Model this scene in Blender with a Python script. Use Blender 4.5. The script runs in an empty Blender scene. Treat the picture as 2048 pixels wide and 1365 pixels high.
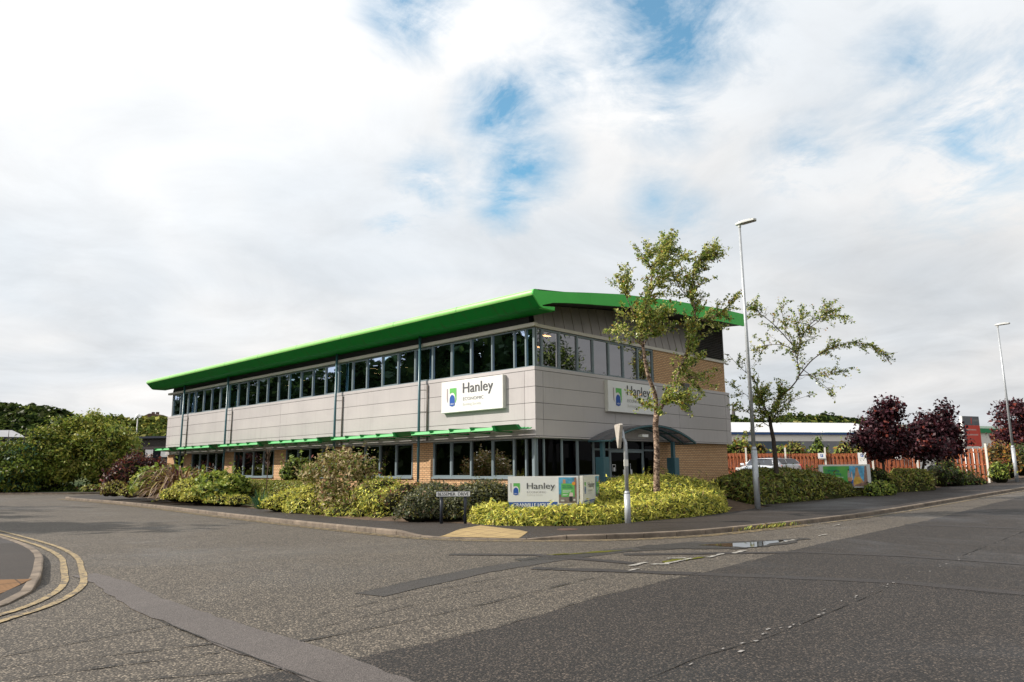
import bpy, bmesh, math, random
import numpy as np
from mathutils import Vector, Matrix

random.seed(7)
RNG = np.random.default_rng(11)
scene = bpy.context.scene
COL = scene.collection

# ------------------------------------------------------------------ camera
# the site frame: X runs along the main road, Y along the side road, the camera stands near the origin
CAM_RIGHT = Vector((0.696701, -0.717313, -0.00835))
CAM_UP = Vector((-0.118167, -0.126236, 0.984937))
CAM_FWD = Vector((0.707562, 0.68522, 0.172711))
CAM_POS = Vector((0, 0, 1.6))
FPX = 1453.77
cam = bpy.data.cameras.new("camera")
cam_ob = bpy.data.objects.new("camera", cam)
COL.objects.link(cam_ob)
cam.sensor_width = 36.0
cam.lens = FPX * 36.0 / 2048.0
cam.clip_start = 0.1
cam.clip_end = 4000
m = Matrix.Identity(4)
for i in range(3):
    m[i][0] = CAM_RIGHT[i]; m[i][1] = CAM_UP[i]; m[i][2] = -CAM_FWD[i]; m[i][3] = CAM_POS[i]
cam_ob.matrix_world = m
scene.camera = cam_ob

FWD_H = Vector((CAM_FWD.x, CAM_FWD.y, 0)).normalized()
RIGHT_H = Vector((FWD_H.y, -FWD_H.x, 0))


def at(px, py, D):
    """world point seen at photo pixel (px, py) at horizontal distance D along the view"""
    d = CAM_RIGHT * ((px - 1024) / FPX) + CAM_UP * ((682.5 - py) / FPX) + CAM_FWD
    return CAM_POS + d * (D / d.dot(FWD_H))


# ------------------------------------------------------------------ world, sun, exposure
SUN_EL = math.radians(37)
SUN_AZ = Vector((-0.74, 0.67, 0)).normalized()
SUN_DIR = Vector((SUN_AZ.x * math.cos(SUN_EL), SUN_AZ.y * math.cos(SUN_EL), math.sin(SUN_EL)))
sun = bpy.data.lights.new("sun", 'SUN')
sun.energy = 5.0
sun.angle = math.radians(0.6)
sun.color = (1.0, 0.93, 0.84)
sun_ob = bpy.data.objects.new("sun", sun)
COL.objects.link(sun_ob)
sun_ob.rotation_euler = (-SUN_DIR).to_track_quat('-Z', 'Y').to_euler()
sun_ob.location = (-30, 30, 40)

scene.view_settings.view_transform = 'Standard'
scene.view_settings.look = 'None'
scene.view_settings.exposure = 0.2
scene.view_settings.gamma = 1.0
scene.cycles.max_bounces = 8
scene.cycles.transparent_max_bounces = 12
scene.cycles.use_denoising = True


class NT:
    """small helper for building node trees"""
    def __init__(s, tree):
        s.t = tree; s.n = tree.nodes; s.l = tree.links

    def add(s, kind, **kw):
        n = s.n.new(kind)
        for k, v in kw.items():
            if k == 'inp':
                for kk, vv in v.items():
                    if isinstance(vv, bpy.types.NodeSocket):
                        s.l.new(vv, n.inputs[kk])
                    else:
                        n.inputs[kk].default_value = vv
            else:
                setattr(n, k, v)
        return n

    def math(s, op, a, b=None, c=None, clamp=False):
        n = s.n.new('ShaderNodeMath'); n.operation = op; n.use_clamp = clamp
        for i, v in enumerate((a, b, c)):
            if v is None: continue
            if isinstance(v, bpy.types.NodeSocket): s.l.new(v, n.inputs[i])
            else: n.inputs[i].default_value = v
        return n.outputs[0]

    def vmath(s, op, a, b=None):
        n = s.n.new('ShaderNodeVectorMath'); n.operation = op
        for i, v in enumerate((a, b)):
            if v is None: continue
            if isinstance(v, bpy.types.NodeSocket): s.l.new(v, n.inputs[i])
            else: n.inputs[i].default_value = v
        return n

    def mix(s, f, a, b):
        n = s.n.new('ShaderNodeMix'); n.data_type = 'RGBA'
        for i, v in ((0, f), (6, a), (7, b)):
            if isinstance(v, bpy.types.NodeSocket): s.l.new(v, n.inputs[i])
            else: n.inputs[i].default_value = v if i == 0 else tuple(v) + ((1,) if len(v) == 3 else ())
        return n.outputs[2]

    def ramp(s, f, stops):
        n = s.n.new('ShaderNodeValToRGB')
        e = n.color_ramp.elements
        while len(e) < len(stops): e.new(0.5)
        for el, (p, c) in zip(e, stops):
            el.position = p
            el.color = (c, c, c, 1) if isinstance(c, (int, float)) else tuple(c) + (1,)
        s.l.new(f, n.inputs[0])
        return n.outputs[0]

    def noise(s, vec, scale, detail=4, rough=0.55, dist=0.0):
        n = s.n.new('ShaderNodeTexNoise')
        n.inputs['Scale'].default_value = scale; n.inputs['Detail'].default_value = detail
        n.inputs['Roughness'].default_value = rough; n.inputs['Distortion'].default_value = dist
        if vec is not None: s.l.new(vec, n.inputs['Vector'])
        return n.outputs[0]


world = bpy.data.worlds.new("World")
scene.world = world
world.use_nodes = True
wt = NT(world.node_tree)
wt.n.clear()
sky = wt.add('ShaderNodeTexSky', sky_type='NISHITA', sun_disc=False, sun_elevation=SUN_EL,
             sun_rotation=math.atan2(SUN_AZ.x, SUN_AZ.y), altitude=100, air_density=1.0, dust_density=1.0, ozone_density=1.5)
tc = wt.add('ShaderNodeTexCoord')
dvec = tc.outputs['Generated']
sep = wt.add('ShaderNodeSeparateXYZ', inp={0: dvec})
zc = wt.math('ADD', wt.math('MAXIMUM', sep.outputs[2], 0.0), 0.16)
pl = wt.add('ShaderNodeCombineXYZ', inp={0: wt.math('DIVIDE', sep.outputs[0], zc), 1: wt.math('DIVIDE', sep.outputs[1], zc), 2: 0.3})
n_big = wt.noise(pl.outputs[0], 0.85, 3, 0.5, 0.4)
n_mid = wt.noise(pl.outputs[0], 1.9, 8, 0.62, 0.6)
n_fine = wt.noise(pl.outputs[0], 5.5, 9, 0.66, 0.5)


def sky_dir(px, py):
    return (at(px, py, 100) - CAM_POS).normalized()


# openings in the cloud sheet where the blue shows through, by direction
gaps = None
for (px, py, rad, amt) in [(1012, 215, 0.046, .74), (1335, 35, 0.085, .9), (1300, 110, 0.05, .55), (825, -5, 0.05, .8), (1040, 325, 0.055, .5), (1930, 250, 0.075, .5), (1990, 180, .07, .4),
                           (790, 455, 0.03, .4), (850, 370, 0.04, .4), (1610, 320, 0.045, .4), (1830, 115, 0.055, .4), (1120, 150, .045, .45), (1010, 385, .04, .5),
                           (1200, 60, .05, .45), (1340, 200, .05, .45), (1900, 215, .10, .30), (1310, 400, .04, .25), (1380, 430, .03, .25)]:
    d = sky_dir(px, py)
    dist = wt.vmath('DISTANCE', dvec, tuple(d)).outputs['Value']
    g = wt.math('MULTIPLY', wt.math('POWER', wt.math('SUBTRACT', 1.0, wt.math('DIVIDE', dist, rad * 2.5), clamp=True), 1.8), amt * 1.15)
    gaps = g if gaps is None else wt.math('MAXIMUM', gaps, g)
near_gap = wt.math('MULTIPLY_ADD', gaps, 2.0, 0.0, clamp=True)
frays = wt.math('ADD', wt.math('MULTIPLY', wt.math('SUBTRACT', 0.5, n_mid), 3.0), wt.math('MULTIPLY', wt.math('SUBTRACT', 0.5, n_fine), 2.2))
clearance = wt.math('ADD', wt.math('MULTIPLY', gaps, 1.05), wt.math('MULTIPLY', frays, near_gap))
blue = wt.ramp(clearance, [(0.10, 0.0), (1.25, 0.93)])
# cloud brightness: brighter towards the sun, greyer low down
sdot = wt.vmath('DOT_PRODUCT', dvec, tuple(SUN_DIR)).outputs['Value']
glow = wt.math('POWER', wt.math('MAXIMUM', wt.math('MULTIPLY_ADD', sdot, 0.5, 0.5), 0.0), 2.2)
bright = wt.math('MULTIPLY_ADD', glow, 2.3, 6.2)
bright = wt.math('ADD', bright, wt.math('MULTIPLY', wt.math('SUBTRACT', n_big, 0.5), 4.2))
bright = wt.math('ADD', bright, wt.math('MULTIPLY', wt.math('SUBTRACT', n_mid, 0.5), 3.4))
bright = wt.math('ADD', bright, wt.math('MULTIPLY', wt.math('SUBTRACT', n_fine, 0.5), 0.7))
bright = wt.math('ADD', bright, wt.math('MULTIPLY', wt.ramp(sep.outputs[2], [(0.0, 0.0), (0.55, 1.0)]), 1.9))
# cloud dimmed out of view, behind right and overhead, added to cut fill light
fill_cut = wt.vmath('DOT_PRODUCT', dvec, (0.735, -0.665, 0.13)).outputs['Value']
bright = wt.math('MULTIPLY', bright, wt.ramp(fill_cut, [(0.70, 1.0), (0.96, 0.6)]))
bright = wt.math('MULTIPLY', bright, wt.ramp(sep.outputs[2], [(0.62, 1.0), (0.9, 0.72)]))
warm = wt.mix(wt.ramp(n_big, [(0.38, 0.0), (0.68, 1.0)]), (0.90, 0.95, 1.0), (1.0, 0.985, 0.97))
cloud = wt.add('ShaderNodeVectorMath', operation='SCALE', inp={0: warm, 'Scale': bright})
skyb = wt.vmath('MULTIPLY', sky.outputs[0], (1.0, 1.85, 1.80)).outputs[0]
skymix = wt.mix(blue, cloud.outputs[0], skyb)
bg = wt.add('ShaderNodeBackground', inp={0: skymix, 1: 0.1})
wo = wt.add('ShaderNodeOutputWorld', inp={0: bg.outputs[0]})

# ------------------------------------------------------------------ materials
MATS = {}


def new_mat(name):
    mt = bpy.data.materials.new(name)
    mt.use_nodes = True
    t = NT(mt.node_tree)
    t.n.clear()
    MATS[name] = mt
    return mt, t


def finish(t, shader):
    t.add('ShaderNodeOutputMaterial', inp={0: shader})


def plain(name, col, rough=0.5, metal=0.0, spec=0.5, var=0.12, scale=3.0, bump=0.0, bscale=40.0, dirt=None):
    """a paint / metal / stone with uneven tone"""
    mt, t = new_mat(name)
    geo = t.add('ShaderNodeNewGeometry')
    n = t.noise(geo.outputs['Position'], scale, 5, 0.6)
    hi = [min(1, c * (1 + var)) for c in col]; lo = [c * (1 - var) for c in col]
    c = t.mix(t.ramp(n, [(0.3, 0.0), (0.7, 1.0)]), lo, hi)
    if dirt:
        n2 = t.noise(geo.outputs['Position'], scale * 0.7, 8, 0.7)
        c = t.mix(t.ramp(n2, [(0.5, 0.0), (0.75, dirt[1])]), c, dirt[0])
    inp = {'Base Color': c, 'Roughness': rough, 'Metallic': metal, 'Specular IOR Level': spec}
    b = t.add('ShaderNodeBsdfPrincipled', inp=inp)
    if bump:
        nb = t.noise(geo.outputs['Position'], bscale, 4, 0.6)
        bn = t.add('ShaderNodeBump', inp={'Height': nb, 'Strength': bump, 'Distance': 0.02})
        t.l.new(bn.outputs[0], b.inputs['Normal'])
    finish(t, b.outputs[0])
    return mt


def leaf(name, col, trans=0.28, rough=0.5, var=0.25, spec=0.35):
    mt, t = new_mat(name)
    geo = t.add('ShaderNodeNewGeometry')
    n = t.noise(geo.outputs['Position'], 3.5, 3, 0.6)
    hi = [min(1, c * (1 + var)) for c in col]; lo = [c * (1 - var) for c in col]
    c = t.mix(t.ramp(n, [(0.3, 0.0), (0.7, 1.0)]), lo, hi)
    b = t.add('ShaderNodeBsdfPrincipled', inp={'Base Color': c, 'Roughness': rough, 'Specular IOR Level': spec})
    tr = t.add('ShaderNodeBsdfTranslucent', inp={0: c})
    mx = t.add('ShaderNodeMixShader', inp={0: trans, 1: b.outputs[0], 2: tr.outputs[0]})
    finish(t, mx.outputs[0])
    return mt


def brick(name, c1, c2, mortar, bw=0.225, bh=0.075, ms=0.010):
    mt, t = new_mat(name)
    geo = t.add('ShaderNodeNewGeometry')
    sp = t.add('ShaderNodeSeparateXYZ', inp={0: geo.outputs['Position']})
    uv = t.add('ShaderNodeCombineXYZ', inp={0: t.math('ADD', sp.outputs[0], sp.outputs[1]), 1: sp.outputs[2]})
    bt = t.add('ShaderNodeTexBrick', inp={'Vector': uv.outputs[0], 'Color1': c1 + (1,), 'Color2': c2 + (1,), 'Mortar': mortar + (1,),
                                          'Scale': 1.0, 'Mortar Size': ms, 'Mortar Smooth': 0.2, 'Bias': -0.1, 'Brick Width': bw, 'Row Height': bh})
    bt.offset = 0.5
    n = t.noise(geo.outputs['Position'], 1.2, 5, 0.6)
    c = t.mix(t.ramp(n, [(0.3, 0.0), (0.75, 0.35)]), bt.outputs[0], tuple(x * 0.72 for x in c1))
    b = t.add('ShaderNodeBsdfPrincipled', inp={'Base Color': c, 'Roughness': 0.85, 'Specular IOR Level': 0.2})
    bn = t.add('ShaderNodeBump', inp={'Height': bt.outputs[1], 'Strength': 0.5, 'Distance': -0.006})
    t.l.new(bn.outputs[0], b.inputs['Normal'])
    finish(t, b.outputs[0])
    return mt


def asphalt(name, lo, hi, chips, wet=0.25, chip_scale=85.0, bump=0.8):
    mt, t = new_mat(name)
    geo = t.add('ShaderNodeNewGeometry')
    P = geo.outputs['Position']
    vor = t.add('ShaderNodeTexVoronoi', feature='F1', inp={'Vector': P, 'Scale': chip_scale, 'Randomness': 1.0})
    big = t.noise(P, 0.35, 6, 0.62)
    mid = t.noise(P, 6.0, 5, 0.65)
    fine = t.noise(P, 34.0, 3, 0.7)
    base = t.mix(t.ramp(big, [(0.32, 0.0), (0.68, 1.0)]), lo, hi)
    base = t.mix(t.math('MULTIPLY', t.ramp(mid, [(0.42, 0.0), (0.68, 1.0)]), 0.45), base, tuple(x * 0.6 for x in lo))
    # each chip of stone has its own tone
    sx = t.add('ShaderNodeSeparateXYZ', inp={0: P})
    mp_ = t.add('ShaderNodeCombineXYZ', inp={0: t.math('MULTIPLY', sx.outputs[0], 0.10), 1: t.math('MULTIPLY', sx.outputs[1], 0.9)})
    band = t.noise(mp_.outputs[0], 1.0, 4, 0.6, 0.3)
    base = t.mix(t.ramp(band, [(0.42, 0.0), (0.66, 0.5)]), base, tuple(x * 0.55 for x in lo))
    tone = t.add('ShaderNodeSeparateColor', inp={0: vor.outputs['Color']})
    base = t.mix(t.ramp(tone.outputs[0], [(0.5, 0.0), (0.98, 0.85)]), base, chips)
    base = t.mix(t.math('MULTIPLY', t.ramp(tone.outputs[1], [(0.6, 0.0), (0.95, 1.0)]), 0.8), base, tuple(x * 0.22 for x in lo))
    gap = t.ramp(vor.outputs['Distance'], [(0.32, 0.0), (0.68, 0.9)])
    base = t.mix(gap, base, tuple(x * 0.4 for x in lo))
    base = t.mix(t.ramp(fine, [(0.55, 0.0), (0.8, 0.5)]), base, tuple(x * 0.4 for x in lo))
    wetn = t.noise(P, 0.22, 4, 0.6, 0.5)
    rough = t.math('SUBTRACT', 0.74, t.math('MULTIPLY', t.ramp(wetn, [(0.5, 0.0), (0.72, 1.0)]), wet))
    b = t.add('ShaderNodeBsdfPrincipled', inp={'Base Color': base, 'Roughness': rough, 'Specular IOR Level': 0.45})
    hgt = t.math('ADD', t.math('MULTIPLY', vor.outputs['Distance'], -1.0), t.math('MULTIPLY', fine, 0.8))
    bn = t.add('ShaderNodeBump', inp={'Height': hgt, 'Strength': bump, 'Distance': 0.01})
    t.l.new(bn.outputs[0], b.inputs['Normal'])
    finish(t, b.outputs[0])
    return mt


def worn_paint(name, col, under, wear=0.5, scale=7.0):
    mt, t = new_mat(name)
    geo = t.add('ShaderNodeNewGeometry')
    n = t.noise(geo.outputs['Position'], scale, 8, 0.75)
    n2 = t.noise(geo.outputs['Position'], 45.0, 3, 0.7)
    f = t.ramp(t.math('ADD', t.math('MULTIPLY', n, 0.7), t.math('MULTIPLY', n2, 0.3)), [(wear - 0.06, 0.0), (wear + 0.05, 1.0)])
    c = t.mix(f, under, col)
    b = t.add('ShaderNodeBsdfPrincipled', inp={'Base Color': c, 'Roughness': 0.75, 'Specular IOR Level': 0.3})
    finish(t, b.outputs[0])
    return mt


def glass(name, tint, refl, rough=0.015, gain=0.9, coat=(0.9, 0.88, 0.9)):
    mt, t = new_mat(name)
    fr = t.add('ShaderNodeFresnel', inp={'IOR': 1.6})
    f = t.math('MULTIPLY_ADD', fr.outputs[0], gain, refl, clamp=True)
    tr = t.add('ShaderNodeBsdfTransparent', inp={0: tint + (1,)})
    geo = t.add('ShaderNodeNewGeometry')
    nb = t.noise(geo.outputs['Position'], 0.9, 2, 0.5)
    bn = t.add('ShaderNodeBump', inp={'Height': nb, 'Strength': 0.05, 'Distance': 0.05})
    gl = t.add('ShaderNodeBsdfGlossy', inp={'Color': coat + (1,), 'Roughness': rough, 'Normal': bn.outputs[0]})
    mx = t.add('ShaderNodeMixShader', inp={0: f, 1: tr.outputs[0], 2: gl.outputs[0]})
    finish(t, mx.outputs[0])
    return mt


def emit(name, col, s):
    mt, t = new_mat(name)
    e = t.add('ShaderNodeEmission', inp={0: col + (1,), 1: s})
    finish(t, e.outputs[0])
    return mt


asphalt('side_asphalt', (0.086, 0.071, 0.055), (0.152, 0.126, 0.097), (0.42, 0.35, 0.265), wet=0.35, chip_scale=52)
asphalt('main_asphalt', (0.021, 0.0165, 0.0135), (0.042, 0.0335, 0.028), (0.18, 0.14, 0.108), wet=0.4, chip_scale=56)
asphalt('patch_asphalt', (0.13, 0.110, 0.101), (0.20, 0.172, 0.158), (0.27, 0.235, 0.215), wet=0.4, chip_scale=150, bump=0.3)
asphalt('dark_patch', (0.055, 0.048, 0.042), (0.085, 0.075, 0.066), (0.14, 0.125, 0.11), wet=0.2, chip_scale=130, bump=0.35)
asphalt('path_asphalt', (0.037, 0.026, 0.019), (0.062, 0.045, 0.034), (0.09, 0.069, 0.054), wet=0.35, chip_scale=150, bump=0.25)
asphalt('damp_asphalt', (0.030, 0.026, 0.022), (0.06, 0.053, 0.045), (0.12, 0.105, 0.09), wet=0.5, chip_scale=60, bump=0.5)
asphalt('seam_asphalt', (0.040, 0.033, 0.030), (0.066, 0.055, 0.050), (0.11, 0.095, 0.085), wet=0.3, chip_scale=140, bump=0.3)
asphalt('crack_tar', (0.028, 0.025, 0.022), (0.045, 0.04, 0.036), (0.10, 0.09, 0.08), wet=0.2)
plain('kerb_stone', (0.185, 0.145, 0.108), 0.85, var=0.4, scale=2.6, bump=0.35, dirt=((0.055, 0.042, 0.032), 0.9))
plain('soil', (0.12, 0.085, 0.06), 0.95, var=0.4, scale=4, bump=0.6, spec=0.1)
plain('grass_ground', (0.07, 0.085, 0.03), 0.95, var=0.3, scale=1.5, spec=0.1)
plain('verge', (0.035, 0.055, 0.018), 0.95, var=0.35, scale=2.5, bump=0.5, spec=0.1)
plain('hillside', (0.06, 0.085, 0.03), 0.95, var=0.3, scale=0.05, spec=0.1)
plain('car_park_tar', (0.07, 0.068, 0.066), 0.85, var=0.2, scale=1.0)
worn_paint('yellow_line', (0.36, 0.27, 0.14), (0.10, 0.085, 0.07), 0.49)
worn_paint('white_line', (0.44, 0.42, 0.38), (0.085, 0.076, 0.065), 0.50)
worn_paint('faded_line', (0.34, 0.32, 0.30), (0.05, 0.045, 0.04), 0.46)
plain('moss', (0.10, 0.10, 0.015), 0.95, var=0.4, scale=9, spec=0.1)
plain('rust_iron', (0.10, 0.05, 0.035), 0.7, var=0.3, scale=12)


def tile_mat(name, c, joint, size):
    mt, t = new_mat(name)
    geo = t.add('ShaderNodeNewGeometry')
    bt = t.add('ShaderNodeTexBrick', inp={'Vector': geo.outputs['Position'], 'Color1': c + (1,), 'Color2': tuple(x * 0.88 for x in c) + (1,), 'Mortar': joint + (1,),
                                          'Scale': 1.0, 'Mortar Size': 0.012, 'Brick Width': size, 'Row Height': size})
    bt.offset = 0.0
    vor = t.add('ShaderNodeTexVoronoi', inp={'Vector': geo.outputs['Position'], 'Scale': 15.0, 'Randomness': 0.0})
    n = t.noise(geo.outputs['Position'], 2.0, 6, 0.65)
    col = t.mix(t.ramp(n, [(0.4, 0.0), (0.75, 0.5)]), bt.outputs[0], tuple(x * 0.6 for x in c))
    b = t.add('ShaderNodeBsdfPrincipled', inp={'Base Color': col, 'Roughness': 0.85, 'Specular IOR Level': 0.25})
    bn = t.add('ShaderNodeBump', inp={'Height': t.ramp(vor.outputs['Distance'], [(0.2, 1.0), (0.4, 0.0)]), 'Strength': 0.6, 'Distance': 0.006})
    t.l.new(bn.outputs[0], b.inputs['Normal'])
    finish(t, b.outputs[0])


tile_mat('buff_tactile', (0.40, 0.29, 0.14), (0.14, 0.10, 0.06), 0.4)
tile_mat('red_tactile', (0.22, 0.12, 0.055), (0.07, 0.045, 0.03), 0.4)

mt, t = new_mat('puddle_water')
b = t.add('ShaderNodeBsdfPrincipled', inp={'Base Color': (0.02, 0.018, 0.014, 1), 'Roughness': 0.03, 'Specular IOR Level': 0.9, 'IOR': 1.33})
finish(t, b.outputs[0])

brick('buff_brick', (0.70, 0.45, 0.25), (0.60, 0.345, 0.18), (0.19, 0.125, 0.08), ms=0.013)
brick('dark_brick', (0.075, 0.06, 0.062), (0.06, 0.048, 0.05), (0.09, 0.08, 0.08))
mt, t = new_mat('clad_silver')
geo = t.add('ShaderNodeNewGeometry')
n = t.noise(geo.outputs['Position'], 0.7, 5, 0.6)
mp = t.add('ShaderNodeMapping', inp={'Vector': geo.outputs['Position'], 'Scale': (5.0, 5.0, 0.35)})
n2 = t.noise(mp.outputs[0], 1.0, 6, 0.7)
c = t.mix(t.ramp(n, [(0.3, 0.0), (0.7, 1.0)]), (0.485, 0.455, 0.45), (0.53, 0.495, 0.485))
c = t.mix(t.ramp(n2, [(0.52, 0.0), (0.80, 0.45)]), c, (0.36, 0.33, 0.315))
isl = t.math('MULTIPLY_ADD', geo.outputs['Random Per Island'], 0.09, 0.94)
c = t.add('ShaderNodeVectorMath', operation='SCALE', inp={0: c, 'Scale': isl}).outputs[0]
b = t.add('ShaderNodeBsdfPrincipled', inp={'Base Color': c, 'Roughness': t.math('MULTIPLY_ADD', n, 0.2, 0.34), 'Metallic': 0.1})
bn = t.add('ShaderNodeBump', inp={'Height': n, 'Strength': 0.12, 'Distance': 0.05})
t.l.new(bn.outputs[0], b.inputs['Normal'])
finish(t, b.outputs[0])
plain('clad_gap', (0.10, 0.095, 0.09), 0.8)
plain('seam_zinc', (0.30, 0.27, 0.25), 0.45, metal=0.3, var=0.16, scale=1.3)
plain('dark_fascia', (0.035, 0.033, 0.035), 0.7, var=0.1)
plain('pale_trim', (0.60, 0.56, 0.48), 0.5, var=0.06)
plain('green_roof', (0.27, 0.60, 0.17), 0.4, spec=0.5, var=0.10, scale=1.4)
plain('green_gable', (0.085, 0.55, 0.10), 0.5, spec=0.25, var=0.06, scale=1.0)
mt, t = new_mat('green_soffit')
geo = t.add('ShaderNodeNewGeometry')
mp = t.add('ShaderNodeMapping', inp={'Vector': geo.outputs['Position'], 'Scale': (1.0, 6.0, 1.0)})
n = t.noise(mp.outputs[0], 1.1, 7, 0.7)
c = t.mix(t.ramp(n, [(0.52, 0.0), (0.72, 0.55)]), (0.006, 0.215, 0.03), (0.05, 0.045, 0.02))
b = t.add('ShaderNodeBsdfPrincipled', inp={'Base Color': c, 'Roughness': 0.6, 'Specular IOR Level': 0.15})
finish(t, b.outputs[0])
plain('green_blade', (0.05, 0.40, 0.09), 0.4, var=0.08)
plain('green_dark_blade', (0.01, 0.22, 0.05), 0.5, var=0.1)
plain('white_blade', (0.62, 0.62, 0.60), 0.5, var=0.05)
plain('blue_grey_frame', (0.20, 0.25, 0.27), 0.38, var=0.06, scale=2)
plain('teal_pipe', (0.055, 0.135, 0.16), 0.35, var=0.1, scale=2)
plain('pipe_stay', (0.17, 0.14, 0.12), 0.5)
glass('office_glass', (0.10, 0.12, 0.14), 0.06, coat=(0.55, 0.66, 0.85))
glass('office_glass_clear', (0.12, 0.24, 0.28), 0.07, coat=(0.5, 0.7, 0.85))
glass('coated_glass', (0.13, 0.12, 0.13), 0.34)
glass('entrance_glass', (0.13, 0.12, 0.12), -0.01, gain=0.30)
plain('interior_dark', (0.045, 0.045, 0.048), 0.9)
plain('teal_reflection', (0.07, 0.16, 0.19), 0.9)
plain('interior_red', (0.26, 0.07, 0.03), 0.9)
emit('lamp_glow', (1.0, 0.55, 0.22), 22.0)
plain('louvre_black', (0.095, 0.09, 0.09), 0.55)
mt, t = new_mat('canopy_sheet')
tr = t.add('ShaderNodeBsdfTransparent', inp={0: (0.42, 0.40, 0.42, 1)})
pb = t.add('ShaderNodeBsdfPrincipled', inp={'Base Color': (0.10, 0.095, 0.105, 1), 'Roughness': 0.15})
mx = t.add('ShaderNodeMixShader', inp={0: 0.72, 1: tr.outputs[0], 2: pb.outputs[0]})
finish(t, mx.outputs[0])

plain('sign_white', (0.80, 0.80, 0.78), 0.4, var=0.02, dirt=((0.6, 0.58, 0.54), 0.12))
plain('sign_edge', (0.62, 0.61, 0.55), 0.45, var=0.04)
plain('ink_grey', (0.10, 0.10, 0.105), 0.5, var=0.03)
plain('ink_mid', (0.28, 0.27, 0.26), 0.5, var=0.03)
plain('ink_pale', (0.55, 0.54, 0.50), 0.5, var=0.03)
plain('ink_mauve', (0.40, 0.33, 0.34), 0.5, var=0.03)
plain('ink_green', (0.12, 0.46, 0.10), 0.5, var=0.03)
plain('ink_blue', (0.012, 0.085, 0.37), 0.5, var=0.03)
plain('ink_white', (0.80, 0.80, 0.78), 0.5, var=0.02)
plain('ink_black', (0.018, 0.018, 0.02), 0.5, var=0.03)
plain('ink_teal', (0.01, 0.10, 0.14), 0.5, var=0.03)
plain('ink_orange', (0.75, 0.30, 0.03), 0.5, var=0.08)
plain('ink_skin', (0.52, 0.30, 0.20), 0.5, var=0.05)
plain('ink_pink', (0.62, 0.50, 0.46), 0.5, var=0.08)
plain('ink_sky', (0.10, 0.36, 0.55), 0.5, var=0.5, scale=4)
plain('ink_brick', (0.26, 0.15, 0.11), 0.5, var=0.4, scale=14)
plain('ink_kiln', (0.50, 0.27, 0.13), 0.5, var=0.35, scale=5)
plain('ink_yellow', (0.60, 0.36, 0.05), 0.5, var=0.35, scale=5)
plain('ink_street', (0.20, 0.16, 0.14), 0.5, var=0.4, scale=9)
mt, t = new_mat('ink_green_fade')
geo = t.add('ShaderNodeNewGeometry')
n = t.noise(geo.outputs['Position'], 1.3, 2, 0.5)
c = t.mix(t.ramp(n, [(0.35, 0.0), (0.65, 1.0)]), (0.03, 0.30, 0.05), (0.20, 0.48, 0.06))
b = t.add('ShaderNodeBsdfPrincipled', inp={'Base Color': c, 'Roughness': 0.45})
finish(t, b.outputs[0])
plain('ink_red', (0.62, 0.075, 0.05), 0.5, var=0.1)
plain('ink_slate', (0.14, 0.15, 0.165), 0.5, var=0.1)

plain('galvanised', (0.46, 0.48, 0.50), 0.42, metal=0.35, var=0.14, scale=9)
plain('galvanised_dull', (0.34, 0.34, 0.33), 0.5, metal=0.3, var=0.16, scale=9)
plain('sign_back', (0.46, 0.42, 0.37), 0.55, metal=0.1, var=0.14, scale=8, dirt=((0.24, 0.19, 0.14), 0.5))
plain('lamp_head_grey', (0.60, 0.60, 0.58), 0.4, var=0.05)
plain('lamp_lens', (0.16, 0.15, 0.14), 0.2)
plain('post_black', (0.018, 0.022, 0.032), 0.45)
plain('fence_wood', (0.33, 0.095, 0.035), 0.75, var=0.4, scale=6, bump=0.2)
plain('fence_post_white', (0.70, 0.66, 0.58), 0.6, var=0.08)
plain('car_white', (0.84, 0.86, 0.90), 0.22, spec=0.6, var=0.02)
plain('car_silver', (0.62, 0.63, 0.64), 0.25, metal=0.2, var=0.03)
plain('car_black', (0.02, 0.02, 0.022), 0.5)
plain('rubber', (0.02, 0.02, 0.02), 0.8)
plain('alloy', (0.5, 0.5, 0.52), 0.3, metal=0.7)
glass('car_glass', (0.10, 0.14, 0.17), 0.10)
plain('car_seat', (0.10, 0.035, 0.02), 0.9)
plain('bin_grey', (0.20, 0.21, 0.22), 0.6)
plain('roof_white', (0.60, 0.60, 0.61), 0.5, var=0.03, scale=0.2)
plain('ware_cream', (0.74, 0.70, 0.65), 0.6, var=0.05, scale=0.2)
plain('ware_blue', (0.015, 0.07, 0.22), 0.5)
plain('ware_slate', (0.06, 0.085, 0.11), 0.6, var=0.06)
plain('ware_grey', (0.20, 0.20, 0.21), 0.6, var=0.06)
plain('ware_green', (0.01, 0.22, 0.08), 0.5)
plain('roof_grey', (0.30, 0.30, 0.31), 0.5, var=0.15, scale=0.5)
plain('roof_edge', (0.02, 0.025, 0.045), 0.5)
plain('window_dark', (0.012, 0.014, 0.018), 0.08)
plain('blind_white', (0.50, 0.50, 0.52), 0.7, var=0.1)
plain('church_stone', (0.085, 0.075, 0.07), 0.9)
plain('house_tile', (0.09, 0.05, 0.04), 0.9)

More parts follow.
